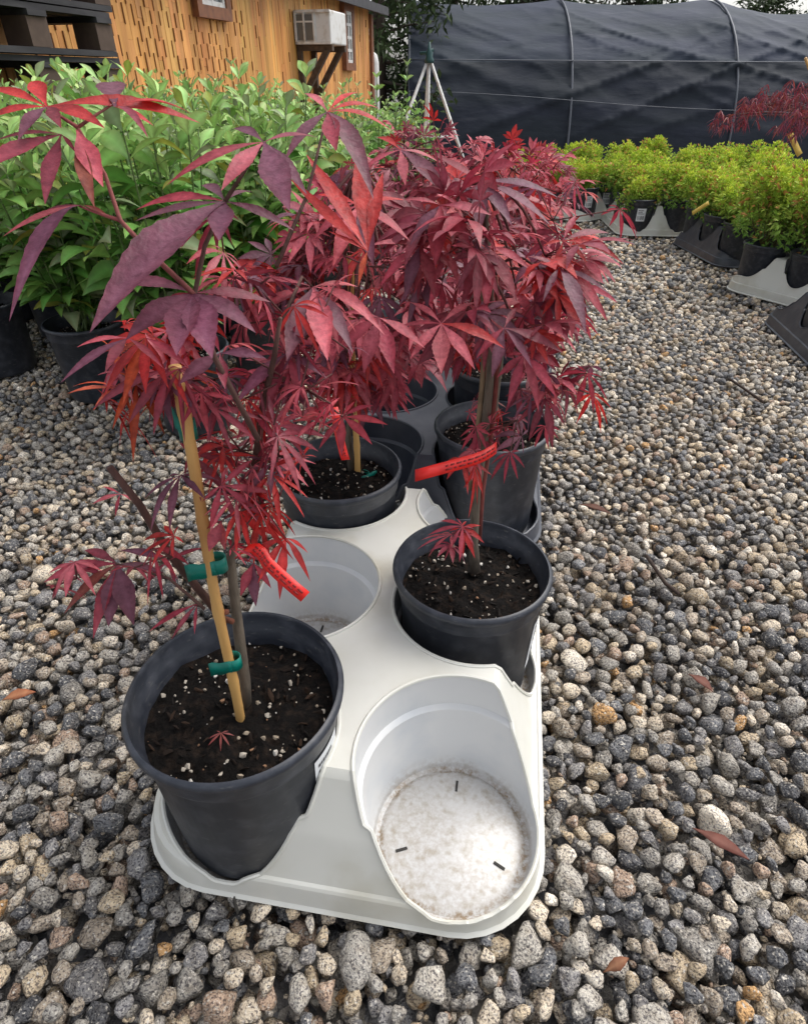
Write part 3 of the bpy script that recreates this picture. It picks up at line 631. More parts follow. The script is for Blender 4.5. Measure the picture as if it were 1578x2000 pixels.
# --- maple 3: third row, left
base = pocket(T1, 2, -1) + Vector((-.002, -.010, .014))
r3 = potted('potted_maple', base, 'red maple on a thin bamboo stake, far left end of the white tray', 'potted plant', 'red maples in black pots', None, 1.0, 2)
fol, wood, stk = MB(), MB(), MB(); zs = base.z + .142
s0 = at_z(697, 922, zs); s1 = at_y(682, 500, s0.y - .01); bamboo(stk, s0 - Vector((0, 0, .03)), s1, .0042)
tb = s0 + Vector((-.008, .004, 0)); tr = [tb, at_y(680, 850, tb.y), at_y(690, 760, tb.y), at_y(680, 640, tb.y + .005), at_y(690, 520, tb.y + .01), at_y(700, 400, tb.y), at_y(705, 320, tb.y)]
wood.tube(tr, [.005, .0045, .004, .0035, .003, .002, .001], 8, col=BARK)
cen = at_y(690, 560, tb.y); canopy(fol, wood, tr[2:], cen, (.10, .08, .12), 48, 5, .035, .2)
cen = at_y(670, 720, tb.y); canopy(fol, wood, tr[1:4], cen, (.085, .06, .035), 24, 5, .03, .2, [('wine', .5), ('red', .2), ('brown', .1), ('maroon', .2)])
finish(r3, fol, wood, stk)
p = at_y(705, 930, s0.y - .005); tape(rel(r3, p), .011, Vector((.022, 0, .004)), 'tie', r3, .009)
strip([rel(r3, at_d(*a)) for a in ((652, 795, .615), (656, 815, .615), (660, 840, .613), (666, 865, .612), (671, 885, .611), (675, 898, .61))], .0085, RT + UP * .1, 'plant_tag', r3)

# --- maple 4 and others in the dark tray
def back_maple(base, label, crown, rads, ncl, lab=None, size=.034, cols=None, lean=0.0, nleaf=5):
    r = potted('potted_maple', base, label, 'potted plant', 'red maples in black pots', lab, random.uniform(0, 3), random.randint(0, 2))
    fol, wood = MB(), MB(); tb = base + Vector((0, 0, .142)); crown = Vector(crown)
    top = Vector((crown.x, crown.y, crown.z + rads[2] * .6)); tr = bez(tb, (tb + top) / 2 + Vector((lean, 0, 0)), top, 8)
    wood.tube(tr, [.0052 - .0005 * i for i in range(9)], 8, col=BARK)
    canopy(fol, wood, tr[3:], crown, rads, ncl, nleaf, size, .2, cols)
    finish(r, fol, wood); return r
b4 = pocket(T2, 0, 1) + Vector((-.004, .004, .010))
c4 = at_y(995, 585, b4.y); r4 = back_maple(b4, 'potted red maple in the dark tray\'s front right pocket, white label on its pot', (c4.x, c4.y, c4.z), (.070, .08, .072), 28, label_mesh(-38, -2, .045, .115))
fol = MB(); cc = at_y(985, 800, b4.y - .02)
for j in range(12):
    c = cc + Vector((random.gauss(0, .035), random.gauss(0, .02), random.gauss(0, .025)))
    palm(fol, c, rnd_dir() + Vector((0, 0, -.8)), -FW * .6 + UP * .6 + rnd_dir() * .6, random.uniform(.02, .034), CM[random.choice(['wine', 'maroon', 'brown', 'pink', 'red'])], random.uniform(.13, .2), 5, .4)
inv = -Vector(r4.location); fol.v = [(v[0] + inv.x, v[1] + inv.y, v[2] + inv.z) for v in fol.v]; link('low_foliage', fol.mesh('low_foliage', M['leaf']), r4)
q = pocket(T2, 1, 1) + Vector((0, 0, .03)); c_ = at_y(955, 450, q.y)
back_maple(q, 'potted red maple behind the one in the dark tray\'s front right pocket', (c_.x + .02, q.y, c_.z), (.105, .11, .09), 52, size=.029, cols=[('wine', .3), ('pink', .2), ('red', .2), ('maroon', .2), ('purple', .1)])
q = pocket(T2, 2, 1) + Vector((0, 0, .03)); c_ = at_y(965, 372, q.y)
back_maple(q, 'tallest red maple in the dark tray, crown against the black shade cloth', (c_.x, q.y, c_.z), (.125, .12, .075), 66, size=.027, cols=[('wine', .35), ('pink', .3), ('red', .25), ('maroon', .1)])
q = pocket(T2, 2, -1) + Vector((0, 0, .03)); c_ = at_y(800, 370, q.y)
back_maple(q, 'potted red maple at the dark tray\'s far left corner beside the green shrubs', (c_.x, q.y, c_.z), (.13, .10, .10), 48, size=.027)

# ------------------------------------------------------------------ green shrubs on the left
def shrub_mesh(seed, H=.40, nst=15, spread=.12, LS=1.0):
    random.seed(seed); b = MB()
    for s in range(nst):
        a = random.uniform(0, 6.283); rr = spread * math.sqrt(random.random()); h = H * random.uniform(.72, 1.0) * (1.10 if random.random() < .12 else 1)
        p0 = Vector((random.gauss(0, .012), random.gauss(0, .012), .13)); p2 = Vector((rr * math.cos(a) * 1.2, rr * math.sin(a) * 1.2, .14 + h)); p1 = Vector((p2.x * .8, p2.y * .8, .14 + h * .4))
        pts = bez(p0, p1, p2, 14); b.tube(pts, [.0026 - .0001 * i for i in range(15)], 5, col=(.14, .20, .07))
        k = 0
        for i in range(3, 15):
            t = i / 14; 
            for m in range(2 if i < 13 else 4):
                az = k * 2.4 + random.uniform(-.3, .3); k += 1; d = Vector((math.cos(az), math.sin(az), .35 + .9 * max(0, t - .8) * 4)).normalized()
                ln = LS * random.uniform(.05, .092) * (1 - .35 * max(0, t - .85) / .15); ln *= .8 + .3 * math.sin(t * 3)
                P0 = pts[i]; P2 = P0 + d * ln + Vector((0, 0, -ln * random.uniform(.1, .5) * (1 - max(0, t - .8) * 4))); P1 = P0 + d * ln * .55 + Vector((0, 0, ln * .12))
                g = random.random(); young = max(0, t - .78) * 4.2
                c = (.10 + .15 * g + .26 * young, .28 + .20 * g + .28 * young, .045 + .07 * g + .15 * young)
                if random.random() < .07: c = (.34, .38, .07)
                if random.random() < .16: c = (.26, .34, .18)
                lobe(b, P0, P1, P2, ln * random.uniform(.32, .42), Vector((0, 0, 1)) + rnd_dir() * .7, 6, 0, jit(c, .15), fold=random.uniform(.1, .35), wp=.5)
    return b.mesh('shrub_foliage', M['gleaf'])
SH = [shrub_mesh(s, H, n) for s, H, n in ((1, .40, 22), (2, .36, 23), (3, .44, 20), (4, .38, 23), (5, .41, 21))]
SS = [shrub_mesh(s, H, n, .13, .62) for s, H, n in ((6, .40, 26), (7, .37, 26), (8, .43, 24))]
random.seed(31)
ORD = ['first', 'second', 'third', 'fourth', 'fifth', 'sixth', 'seventh', 'eighth', 'ninth', 'tenth', 'eleventh', 'twelfth']
SP = []
def wall_x(y): return -1.76 + (y - 4) * .238
rows_ = [(1.22, -.68, 2), (1.42, -.92, 1)]
row_i = 0
y = 1.19; rr_ = 0
while y < 3.9:
    xr = -.42 + (y - 1.19) * .20 + (.05 if rr_ % 2 else 0)           # right border of the block
    x = xr; c = 0; lim = -3.2
    while x > lim:
        yy_ = y - (x - xr) * .52 + random.uniform(-.015, .015)
        if yy_ < (3.5 if x > -.45 else 4.0) and x > -.34 - yy_ * .72 and (yy_ < 2.9 or x > wall_x(yy_) + .25): SP.append((x + random.uniform(-.015, .015), yy_, rr_, c))
        x -= .285 if rr_ == 0 else .215; c += 1
    y += .235; rr_ += 1
# a bay is left free where the stacked pallets stand
SP = [s for s in SP if not (s[1] > 2.75 and s[0] < -1.55)]
for i, (x, y, r, c) in enumerate(SP):
    root = empty('potted_shrub', (x, y, terrain(x, y)), random.uniform(0, 6.28))
    side = ORD[c] + ' from the right' if c else 'at its right end'
    tag(root, f'leafy green shrub, {ORD[r]} row of the left block, {side}', 'potted shrub', 'green shrubs standing in the block on the left')
    link('pot', POT, root); link('soil', SOILS[i % 3], root)
    f_ = link('foliage', SH[random.randrange(5)] if r < 4 else SS[random.randrange(3)], root, (0, 0, 0), random.uniform(0, 6)); s_ = random.uniform(.93, 1.06) * (.86 if y > 2.9 and x > -.6 else 1); f_.scale = (s_, s_, s_)

# ------------------------------------------------------------------ yellow-green shrubs on the right
def feather_mesh(seed, H=.19, R=.125, n=2100):
    rs = np.random.default_rng(seed); random.seed(seed); b = MB()
    lumps = [(rs.uniform(-.75, .75) * R, rs.uniform(-.75, .75) * R, .15 + H * rs.uniform(.35, 1.0), R * rs.uniform(.2, .42)) for _ in range(20)] + [(0, 0, .16 + H * .45, R * .78)] * 3
    for k in range(24):
        l = lumps[k % len(lumps)]; b.tube([Vector((rs.normal(0, .01), rs.normal(0, .01), .13)), Vector((l[0] * .7, l[1] * .7, .16 + H * .3)), Vector((l[0] + rs.normal(0, .02), l[1] + rs.normal(0, .02), l[2]))], [.0018, .0014, .0008], 4, col=(.16, .13, .05))
    for k in range(n):
        l = lumps[rs.integers(0, len(lumps))]; d = rnd_dir(.2); q = l[3] * (rs.uniform(.35, 1.0) ** .5) * rs.uniform(.9, 1.12)
        p = Vector((l[0] + d.x * q, l[1] + d.y * q, l[2] + d.z * q * 1.35))
        if p.z < .15: continue
        h = (p.z - .15) / (H + .04); g = rs.uniform(0, 1)
        c = (.11 + .36 * g * h + .20 * h, .29 + .30 * g * h + .22 * h, .04 + .05 * g)
        if rs.random() < .10 * (h + .2): c = (.55, .30, .10)
        u = (d + rnd_dir() * .8 + Vector((0, 0, .4))).normalized(); ln = rs.uniform(.012, .026)
        for j in range(3):
            uu = (u + rnd_dir() * .5).normalized(); lobe(b, p, p + uu * ln * .5, p + uu * ln + Vector((0, 0, -.002)), ln * .30, rnd_dir(.8), 2, 0, jit(c, .2), .2, .5)
    return b.mesh('feather', M['fleaf'])
FE = [feather_mesh(s, H) for s, H in ((51, .19), (52, .22), (53, .175), (54, .205))]
random.seed(77)
TRAYS = []
def tray_at(me, x, y, rz, label, base=0.0):
    o = link('plant_tray', me, None, (x, y, base), rz); o.scale = (.88, .88, .88); tag(o, label, 'plant tray', None); TRAYS.append(o); return o
lab_small = label_mesh(-115, -80, .06, .125)
def fine_shrub(x, y, z, label, fmesh=None, lab=True, rz=0, sc=1.0):
    root = empty('potted_shrub', (x, y, z)); tag(root, label, 'potted shrub', 'yellow green shrubs in black pots on the right')
    p = link('pot', POT, root, (0, 0, 0), rz)
    p.scale = (.86, .86, .82)
    if lab and random.random() < .55: link('label', lab_small, p)
    link('soil', SOILS[random.randrange(3)], root).scale = (.86, .86, .82)
    f_ = link('foliage', fmesh or random.choice(FE), root, (0, 0, -.026), random.uniform(0, 6)); f_.scale = (sc * 1.08, sc * 1.08, sc)
    return root
def fill_tray(o, name, skip=(), dz=.012):
    k = 0; made = []
    for r in range(3):
        for s in (-1, 1):
            if (r, s) in skip: continue
            m = Matrix.Translation(o.location) @ Matrix.Rotation(o.rotation_euler.z, 4, 'Z')
            q = m @ Vector((s * PCX / 2 * .88, r * PITCHT * .88, dz))
            made.append(0); last = fine_shrub(q.x, q.y, q.z, f'yellow green shrub in {name}, {["near", "middle", "far"][r]} {"left" if s < 0 else "right"} pocket', rz=random.uniform(-.5, .5), sc=random.uniform(.64, .84), lab=random.random() < .6)
            made[-1] = last; k += 1
    return made
ta = tray_at(TB, 1.20, 1.45, math.radians(-8), 'black plastic tray cut by the right edge, nearest of the right hand trays')
tb_ = tray_at(TW, 1.46, 1.95, math.radians(32), 'white plastic tray turned askew between the two black trays on the right')
tc_ = tray_at(TB, 1.38, 2.55, math.radians(3), 'black plastic tray behind the askew white tray on the right')
td_ = tray_at(TW, 1.17, 3.12, math.radians(-4), 'small looking white tray under yellow green shrubs, behind the middle black tray')
te_ = tray_at(TW, .98, 3.54, math.radians(40), 'farthest white tray at the left end of the yellow green shrubs')
mk_ = fill_tray(tc_, 'the middle black tray on the right')
a_ = at_y(1352, 416, mk_[0].location.y - .10); strip([rel(mk_[0], a_ + Vector((.010 * i, 0, .007 * i))) for i in range(6)], .014, (-.6, 0, 1), 'plant_tag', mk_[0], M['ylw'], False)
a_ = at_y(1452, 375, mk_[1].location.y - .10); strip([rel(mk_[1], a_ + Vector((.009 * i, 0, .009 * i))) for i in range(5)], .014, (-.6, 0, 1), 'plant_tag', mk_[1], M['ylw'], False)
fill_tray(td_, 'the small looking white tray'); fill_tray(te_, 'the farthest white tray')
k = 0
for r in range(7):
    for c in range(8):
        x = 1.68 + c * .215 + (.1 if r % 2 else 0) - .02 * r; y = 2.50 + r * .23
        if x > .35 + y * .72: continue
        fine_shrub(x, y, terrain(x, y), f'feathery yellow green shrub on the gravel, {ORD[r]} row, {ORD[c]} from the left', lab=random.random() < .5, sc=random.uniform(.64, .84)); k += 1
for r in range(2):
    for c in range(3):
        x = 1.66 + c * .22; y = 3.98 + r * .23; 
for r in range(2):
    for c in range(7):
        x = .62 + c * .22 + .1 * r; y = 4.22 + r * .24
        fine_shrub(x, y, terrain(x, y), f'yellow green shrub in the {["last", "very last"][r]} row, {ORD[c]} from the left', lab=False, sc=random.uniform(.64, .84))
# weeping laceleaf maples at the right edge
def weeping(base, label, cen, rad, tags, n=34, lean=.02, stk_px=(1573, 112)):
    r = potted('potted_weeping_maple', base, label, 'potted plant', 'weeping laceleaf maples on the right', lab_small, 0, 1, .9)
    fol, wood, stk = MB(), MB(), MB(); tb = base + Vector((0, 0, .142)); cen = Vector(cen); top = Vector((cen.x + .05, cen.y, cen.z + rad[2] * .3))
    tr = bez(tb, (tb + top) / 2 + Vector((lean, 0, 0)), top, 9); wood.tube(tr, [.0055 - .0004 * i for i in range(10)], 7, col=(.22, .13, .08))
    bamboo(stk, tb + Vector((.014, 0, -.02)), at_y(stk_px[0], stk_px[1], tb.y), .0036)
    for k in range(n):
        d = rnd_dir(.2); p = Vector((cen.x + d.x * rad[0], cen.y + d.y * rad[1], cen.z + abs(d.z) * rad[2] - .5 * abs(d.x) * rad[2]))
        wood.tube(bez(tr[-2], (tr[-2] + p) / 2 + Vector((0, 0, .03)), p, 5), .0012, 5, col=TWIG)
        for j in range(9):
            c = p + Vector((random.gauss(0, .018), random.gauss(0, .018), random.gauss(0, .012)))
            for m in range(8):
                u = Vector((random.gauss(0, .6), random.gauss(0, .6), -1)).normalized(); ln = random.uniform(.014, .034)
                lobe(fol, c, c + u * ln * .4 + Vector((0, 0, .006)), c + u * ln, ln * .09, rnd_dir(), 3, 0, jit(CM[random.choice(['maroon', 'purple', 'maroon', 'brown'])], .25), .1)
    finish(r, fol, wood, stk)
    p = tb + Vector((.02, -.004, .12)); tape(rel(r, p), .011, Vector((-.03, 0, .0)), 'tie', r, .012)
    for (tx, ty) in tags:
        a_ = at_y(tx, ty, tb.y - .06); strip([rel(r, a_ + Vector((.009 * i, 0, -.010 * i))) for i in range(6)], .014, (1, 0, .9), 'plant_tag', r, M['ylw'], False)
    return r
mt = Matrix.Translation(tb_.location) @ Matrix.Rotation(tb_.rotation_euler.z, 4, 'Z')
q = mt @ Vector((-PCX / 2 * .88, 0, .012)); c_ = at_y(1475, 215, q.y)
weeping(q, 'weeping laceleaf maple with yellow tag, pot in the askew white tray', (c_.x + .12, q.y, c_.z), (.20, .10, .055), [(1542, 258)])
for (r, s) in ((0, 1), (1, -1), (1, 1), (2, -1), (2, 1)):
    q = mt @ Vector((s * PCX / 2 * .88, r * PITCHT * .88, .012))
    fine_shrub(q.x, q.y, q.z, f'yellow green shrub in the askew white tray, {["near", "middle", "far"][r]} {"left" if s < 0 else "right"} pocket', sc=.95)
ma = Matrix.Translation(ta.location) @ Matrix.Rotation(ta.rotation_euler.z, 4, 'Z')
q = ma @ Vector((-PCX / 2 * .88, PITCHT * .88, .012)); c_ = at_y(1640, 200, q.y)
weeping(q, 'weeping laceleaf maple cut by the right edge, in the nearest black tray', (c_.x + .02, q.y, c_.z - .03), (.10, .09, .06), [], 18, .02, (1640, 150))

# ------------------------------------------------------------------ building with orange board siding
def wall_frame():
    d = Vector((.238, 1, 0)).normalized(); n = Vector((d.y, -d.x, 0)); return d, n      # along wall, outward
WD, WN = wall_frame(); W0 = Vector((wall_x(2.0), 2.0, 0)); ZE = 1.26
def wp(s, off, z): return W0 + WD * s + WN * off + Vector((0, 0, z))
WM = lambda s, off, z: Matrix.Translation(wp(s, off, z)) @ Matrix.Rotation(math.atan2(WD.y, WD.x), 4, 'Z')    # local x along wall, y outward negative
Lw = (9.6 - 2.0) * Vector((.238, 1)).length
def wood_extra(N, L, tc, out):
    return out
M['siding'] = mat('orange_siding', (.52, .225, .055), .65, vcol=True, noise=[((6, 6, 1.2), (.62, .50, .40), .45, .75, 'MULTIPLY'), ((40, 40, 3), (.75, .68, .6), .4, .7, 'MULTIPLY')], bump=((60, 60, 4), .3, .004))
M['gap'] = mat('dark_gap', (.25, .11, .036), .9)
M['trim'] = mat('brown_trim', (.20, .075, .03), .6, noise=[(20, (.12, .045, .02), .4, .7, 'MIX')])
M['roof'] = mat('dark_roof', (.035, .035, .04), .8, noise=[(20, (.06, .06, .065), .4, .7, 'MIX')])
M['metal'] = mat('white_metal', (.62, .62, .60), .45, noise=[(15, (.40, .36, .30), .5, .75, 'MIX')])
M['glass'] = mat('window_glass', (.10, .12, .13), .12, spec=.8)
M['dwood'] = mat('dark_timber', (.055, .035, .022), .8, noise=[(30, (.10, .065, .04), .4, .7, 'MIX')])
bld = empty('wooden_building', wp(0, 0, 0)); tag(bld, 'orange wooden building with slatted siding and a window air conditioner', 'building')
def bpart(name, b, m, parent=None, sharp=None):
    par = parent or bld; o0 = bld.location
    b.v = [(v[0] - o0[0], v[1] - o0[1], v[2] - o0[2]) for v in b.v]; return link(name, b.mesh(name, m, False), par)
b = MB(); b.box(None, (Lw, 3.0, 2.4), mat=WM(Lw / 2, -1.52, .02)); bpart('inner_wall', b, M['gap'])
b = MB(); s = 0; random.seed(5)
while s < Lw - .08:
    z = -1.15; tone = random.uniform(.85, 1.1)
    off_ = random.uniform(0, .3)
    z0 = -1.15 - off_
    while z0 < ZE:
        z1 = min(ZE, z0 + random.uniform(.3, .9)); c = jit((.66, .33, .095), .05)
        c = tuple(v * tone for v in c); b.box(None, (.0468, .016, z1 - z0), mat=WM(s + .0235, .008 + random.uniform(0, .004), (z0 + z1) / 2), col=c)
        z0 = z1 + .001
    s += .0475
# narrow dark slots between the staggered slats
bpart('siding', b, M['siding'])
b = MB()
s = .0465; k = 0
while s < Lw - .08:
    z0 = -1.1 + (0.075 if k % 2 else 0)
    while z0 < ZE - .1:
        if random.random() < (.7 if s < 4.2 else .12): hh_ = random.uniform(.055, .10); b.box(None, (.0060, .0275, hh_), mat=WM(s, .011, z0 + .05), mi=0)
        z0 += .15
    s += .0475; k += 1
bpart('slat_gap', b, M['gap'])
b = MB(); 
b.box(None, (Lw + .3, .36, .035), mat=WM(Lw / 2 + .1, .0, ZE + .03)); b.box(None, (Lw + .3, .03, .07), mat=WM(Lw / 2 + .1, .17, ZE + .0))
b.box(None, (Lw + .3, 3.2, .05), mat=WM(Lw / 2 + .1, -1.75, ZE + .75) @ Matrix.Rotation(math.radians(-24), 4, 'X')); bpart('roof', b, M['roof'])
b = MB(); b.box(None, (.09, .03, 2.4), mat=WM(Lw - .03, .035, .02)); bpart('corner_board', b, M['trim'])
# where does a pixel meet the wall?
def s_at(px, off=0):
    d = ray(px, 100); n = WN; o = W0 + WN * off; t_ = (o - CAM).dot(Vector((n.x, n.y, 0))) / (d.x * n.x + d.y * n.y); p = CAM + d * t_; return (p - W0).dot(WD), p
def z_at(px, py, off=0):
    d = ray(px, py); o = W0 + WN * off; t_ = (o - CAM).dot(WN) / d.dot(WN); return (CAM + d * t_).z
def window(px0, px1, py_bot, py_top, name_l, bars=(1, 2), sw=None):
    s0_, _ = s_at(px0); s1_, _ = s_at(px1); zb = z_at((px0 + px1) / 2, py_bot); zt = z_at((px0 + px1) / 2, py_top); sc = (s0_ + s1_) / 2; w_ = s1_ - s0_; h = zt - zb; zc = (zb + zt) / 2
    b = MB(); fr = .07
    for (cs, cz, sx, sz) in ((sc, zb - fr / 2, w_ + 2 * fr, fr), (sc, zt + fr / 2, w_ + 2 * fr, fr), (s0_ - fr / 2, zc, fr, h), (s1_ + fr / 2, zc, fr, h)):
        b.box(None, (sx, .05, sz), mat=WM(cs, .045, cz))
    w0 = bpart('window', b, M['trim'])
    b = MB(); b.box(None, (w_, .01, h), mat=WM(sc, .032, zc)); bpart('pane', b, M['glass'], w0)
    b = MB()
    for i in range(1, bars[0] + 1): b.box(None, (.025, .02, h), mat=WM(s0_ + w_ * i / (bars[0] + 1), .046, zc))
    for i in range(1, bars[1] + 1): b.box(None, (w_, .016, .025), mat=WM(sc, .046, zb + h * i / (bars[1] + 1)))
    for e in (-1, 1): b.box(None, (.03, .02, h), mat=WM(sc + e * (w_ / 2 - .015), .046, zc))
    for e in (-1, 1): b.box(None, (w_, .016, .03), mat=WM(sc, .046, zc + e * (h / 2 - .015)))
    bpart('muntin', b, M['metal'], w0)
window(392, 438, 14, -60, 'window'); window(668, 680, 122, 22, 'window', (1, 3))
# air conditioner with its bracket
sA, pA = s_at(574); zA0 = z_at(574, 86); zA1 = z_at(574, 20); hA = zA1 - zA0; zc = (zA0 + zA1) / 2
ac = empty('air_conditioner', wp(sA, 0, zA0)); tag(ac, 'weathered white window air conditioner jutting from the orange wall', 'air conditioner')
def apart(name, b, m):
    o0 = ac.location; b.v = [(v[0] - o0[0], v[1] - o0[1], v[2] - o0[2]) for v in b.v]; return link(name, b.mesh(name, m, False), ac)
DP = .34; WA = .46
b = MB(); b.box(None, (WA, DP, hA), mat=WM(sA + WA / 2, DP / 2 + .03, zc)); cs_ = apart('case', b, M['metal'])
bv = cs_.modifiers.new('b', 'BEVEL'); bv.width = .012; bv.segments = 2
b = MB(); 
for k in range(2):       # side grille facing the camera
    b.box(None, (.012, .075, hA * .74), mat=WM(sA - .004, .075 + k * .095, zc), mi=0)
apart('side_grille', b, M['glass'])
b = MB()
b.box(None, (.012, .19, .012), mat=WM(sA - .008, .12, zc + hA * .16))
b.box(None, (.02, .02, hA), mat=WM(sA - .006, .04, zc)); b.box(None, (.02, .015, hA * .9), mat=WM(sA - .008, .122, zc)); b.box(None, (.02, .015, hA * .9), mat=WM(sA - .008, .215, zc)); b.box(None, (.02, DP, .02), mat=WM(sA - .006, DP / 2 + .03, zA1 - .01)); b.box(None, (.02, DP, .02), mat=WM(sA - .006, DP / 2 + .03, zA0 + .01))
apart('louvre', b, M['metal'])
b = MB()
for e in (.04, WA - .04):
    p0 = wp(sA + e, .04, zA0 - .42); p1 = wp(sA + e, DP - .02, zA0 - .03); d = p1 - p0
    mm = Matrix.Translation((p0 + p1) / 2) @ d.to_track_quat('Z', 'Y').to_matrix().to_4x4(); b.box(None, (.05, .05, d.length), mat=mm)
    b.box(None, (.05, DP, .045), mat=WM(sA + e, DP / 2 + .03, zA0 - .025)); b.box(None, (.05, .04, .55), mat=WM(sA + e, .045, zA0 - .29))
apart('bracket', b, M['dwood'])
# downpipe bottle: small white gas cylinder at the far corner of the building
pc = at_y(729, 165, 9.9); b = MB(); b.lathe([(0, 0), (.075, 0), (.08, .02), (.08, .62), (.06, .70), (.02, .73), (.02, .78), (0, .78)], 20)
gc = link('gas_cylinder', b.mesh('gas_cylinder', M['metal'], True, 40), None, (pc.x, pc.y, pc.z - .38)); tag(gc, 'narrow pale upright cylinder standing at the far corner of the orange building', 'cylinder')

# ------------------------------------------------------------------ stacked pallets
M['pal'] = mat('dark_pallet', (.016, .015, .018), .8, noise=[((20, 4, 20), (.04, .038, .042), .45, .7, 'MIX')])
M['palb'] = mat('pallet_block', (.06, .036, .025), .8, noise=[(25, (.08, .05, .035), .4, .7, 'MIX')])
def pallet_parts(root):
    b = MB()
    for k in range(7): b.box((-.48 + .16 * k, 0, .155), (.125, 1.0, .02))
    link('top_deck', b.mesh('top_deck', M['pal'], False), root)
    b = MB()
    for x in (-.48, 0, .48): b.box((x, 0, .011), (.12, 1.0, .022))
    for y in (-.44, 0, .44): b.box((0, y, .134), (1.1, .11, .02))
    link('bottom_deck', b.mesh('bottom_deck', M['pal'], False), root)
    for x in (-.48, 0, .48):
        for y in (-.44, 0, .44):
            b = MB(); b.box((x, y, .073), (.12, .12, .10)); link('block', b.mesh('block', M['palb'], False), root)
pal = None; rzp = math.atan2(WD.y, WD.x) - math.pi / 2
PLAB = ['bottom', 'second from the bottom', 'third from the bottom', 'fourth from the bottom', 'fifth from the bottom', 'top']
zz = 0
for k in range(7):
    x = -2.03 + (k % 3) * .012 - .0; y = 3.32 + (k % 2) * .03
    if k == 0: pal = empty('pallet', (0, 0, 0)); pallet_parts(pal); o = pal
    else: o = copy_tree(pal)
    o.location = (x, y, zz); o.rotation_euler = (0, 0, rzp + (k % 3 - 1) * .02); zz += .170
    tag(o, f'dark wooden pallet beside the orange building, {(["bottom"] + [ORD[i] + " from the bottom" for i in range(1, 6)] + ["top"])[k]} in its stack', 'pallet', 'stacked dark pallets')

# ------------------------------------------------------------------ hoop house under black shade cloth
def cloth_layers(N, L, tc, out):
    # the lower panel is a second, denser layer of cloth hanging below the rail
    sp = N.new('ShaderNodeSeparateXYZ'); L.new(tc.outputs['Object'], sp.inputs[0]); mr = N.new('ShaderNodeMapRange'); mr.inputs[1].default_value = 1.80; mr.inputs[2].default_value = 1.83; mr.inputs[3].default_value = .6; mr.inputs[4].default_value = 1.05; L.new(sp.outputs['Z'], mr.inputs[0])
    mx = N.new('ShaderNodeMix'); mx.data_type = 'RGBA'; mx.blend_type = 'MULTIPLY'; mx.inputs['Factor'].default_value = 1; L.new(out, mx.inputs['A']); L.new(mr.outputs[0], mx.inputs['B']); return mx.outputs['Result']
M['cloth'] = mat('shade_cloth', (.020, .030, .044), .75, noise=[((.6, .6, 2.5), (.030, .038, .064), .4, .7, 'MIX'), ((1.3, 1.3, 14), (.055, .062, .085), .62, .75, 'MIX')], bump=((1.7, 1.7, 6), .42, .07), spec=.35, extra=cloth_layers)
M['rib'] = mat('galvanised_rib', (.085, .095, .115), .5)
Y0 = 14.0; GZ = -.97
def hoop(t): return Y0 + 3.2 * (1 - math.cos(t)), GZ + 2.93 * max(0.0, math.sin(t)) ** .85
XR = [.10, 3.2, 6.35, 9.5, 12.6, 15.7]
hh = empty('hoop_house', (XR[0], Y0, GZ)); tag(hh, 'long low hoop house covered in wrinkled black shade cloth', 'greenhouse')
b = MB(); nu, nv = 520, 150; vs = []
for j in range(nv + 1):
    t_ = math.pi * j / nv
    for i in range(nu + 1):
        x = XR[0] + (XR[-1] - XR[0]) * i / nu; yy, z = hoop(max(1e-4, min(math.pi - 1e-4, t_))) if True else (0, 0)
        u = ((x - XR[0]) / 3.12) % 1; sag = 4 * u * (1 - u); wgt = min(1, math.sin(t_) * 1.5)
        zz_ = z - (.10 * sag + .16 * smooth01((x - 6.1) / 2.2)) * math.sin(t_) ** 2
        nz = mnoise.noise(Vector((x * .8 + z * .9, z * 2.6, 1))) * .07 + (.5 - abs(mnoise.noise(Vector((x * .5 - z * .9, z * 3.2 + x * 1.1, 4))))) ** 3 * -.30 + (.5 - abs(mnoise.noise(Vector((x * .3 + z * .8, z * 2.6 - x * .75, 9))))) ** 4 * -.6
        ua = x * .93 + z * .36; va = -x * .36 + z * .93; ub = x * .97 - z * .25; vb = x * .25 + z * .97
        nz += (-(max(0, .22 - abs(mnoise.noise(Vector((ua * .16, va * 1.3, 21)))))) ** 2 * 2.6 - (max(0, .2 - abs(mnoise.noise(Vector((ub * .18, vb * 1.7, 33)))))) ** 2 * 2.6) * (.6 if z > .85 else 1)
        yy += (.05 * sag + nz) * wgt * (1 if t_ < 1.57 else -1)
        vs.append((x - XR[0], yy - Y0, zz_ - GZ))
b.add(vs, [(j * (nu + 1) + i, j * (nu + 1) + i + 1, (j + 1) * (nu + 1) + i + 1, (j + 1) * (nu + 1) + i) for j in range(nv) for i in range(nu)])
link('shade_cloth', b.mesh('shade_cloth', M['cloth']), hh)
b = MB(); pr = [hoop(math.pi * k / 24 + 1e-4) for k in range(25)]
b.add([(0.02, yy - Y0, z - GZ) for yy, z in pr], [tuple(range(25))]); link('end_cloth', b.mesh('end_cloth', M['cloth'], False), hh)
for x in XR[:5]:
    b = MB(); b.tube([(x - XR[0], hoop(math.pi * k / 32 + 1e-4)[0] - Y0 - .05, hoop(math.pi * k / 32 + 1e-4)[1] - GZ + .03) for k in range(15)], .022, 8); link('rib', b.mesh('rib', M['rib']), hh)
b = MB(); b.tube([(x, hoop(.62)[0] - Y0 - .13, hoop(.62)[1] - GZ - .006 * x) for x in np.linspace(0, 15, 20)], .010, 6); link('rail', b.mesh('rail', M['rib']), hh)
b = MB(); b.tube([(x, hoop(.42)[0] - Y0 - .26, hoop(.42)[1] - GZ + .0 - .05 * x + .02 * math.sin(x)) for x in np.linspace(0, 9, 20)], .006, 6); link('rope', b.mesh('rope', M['rib']), hh)

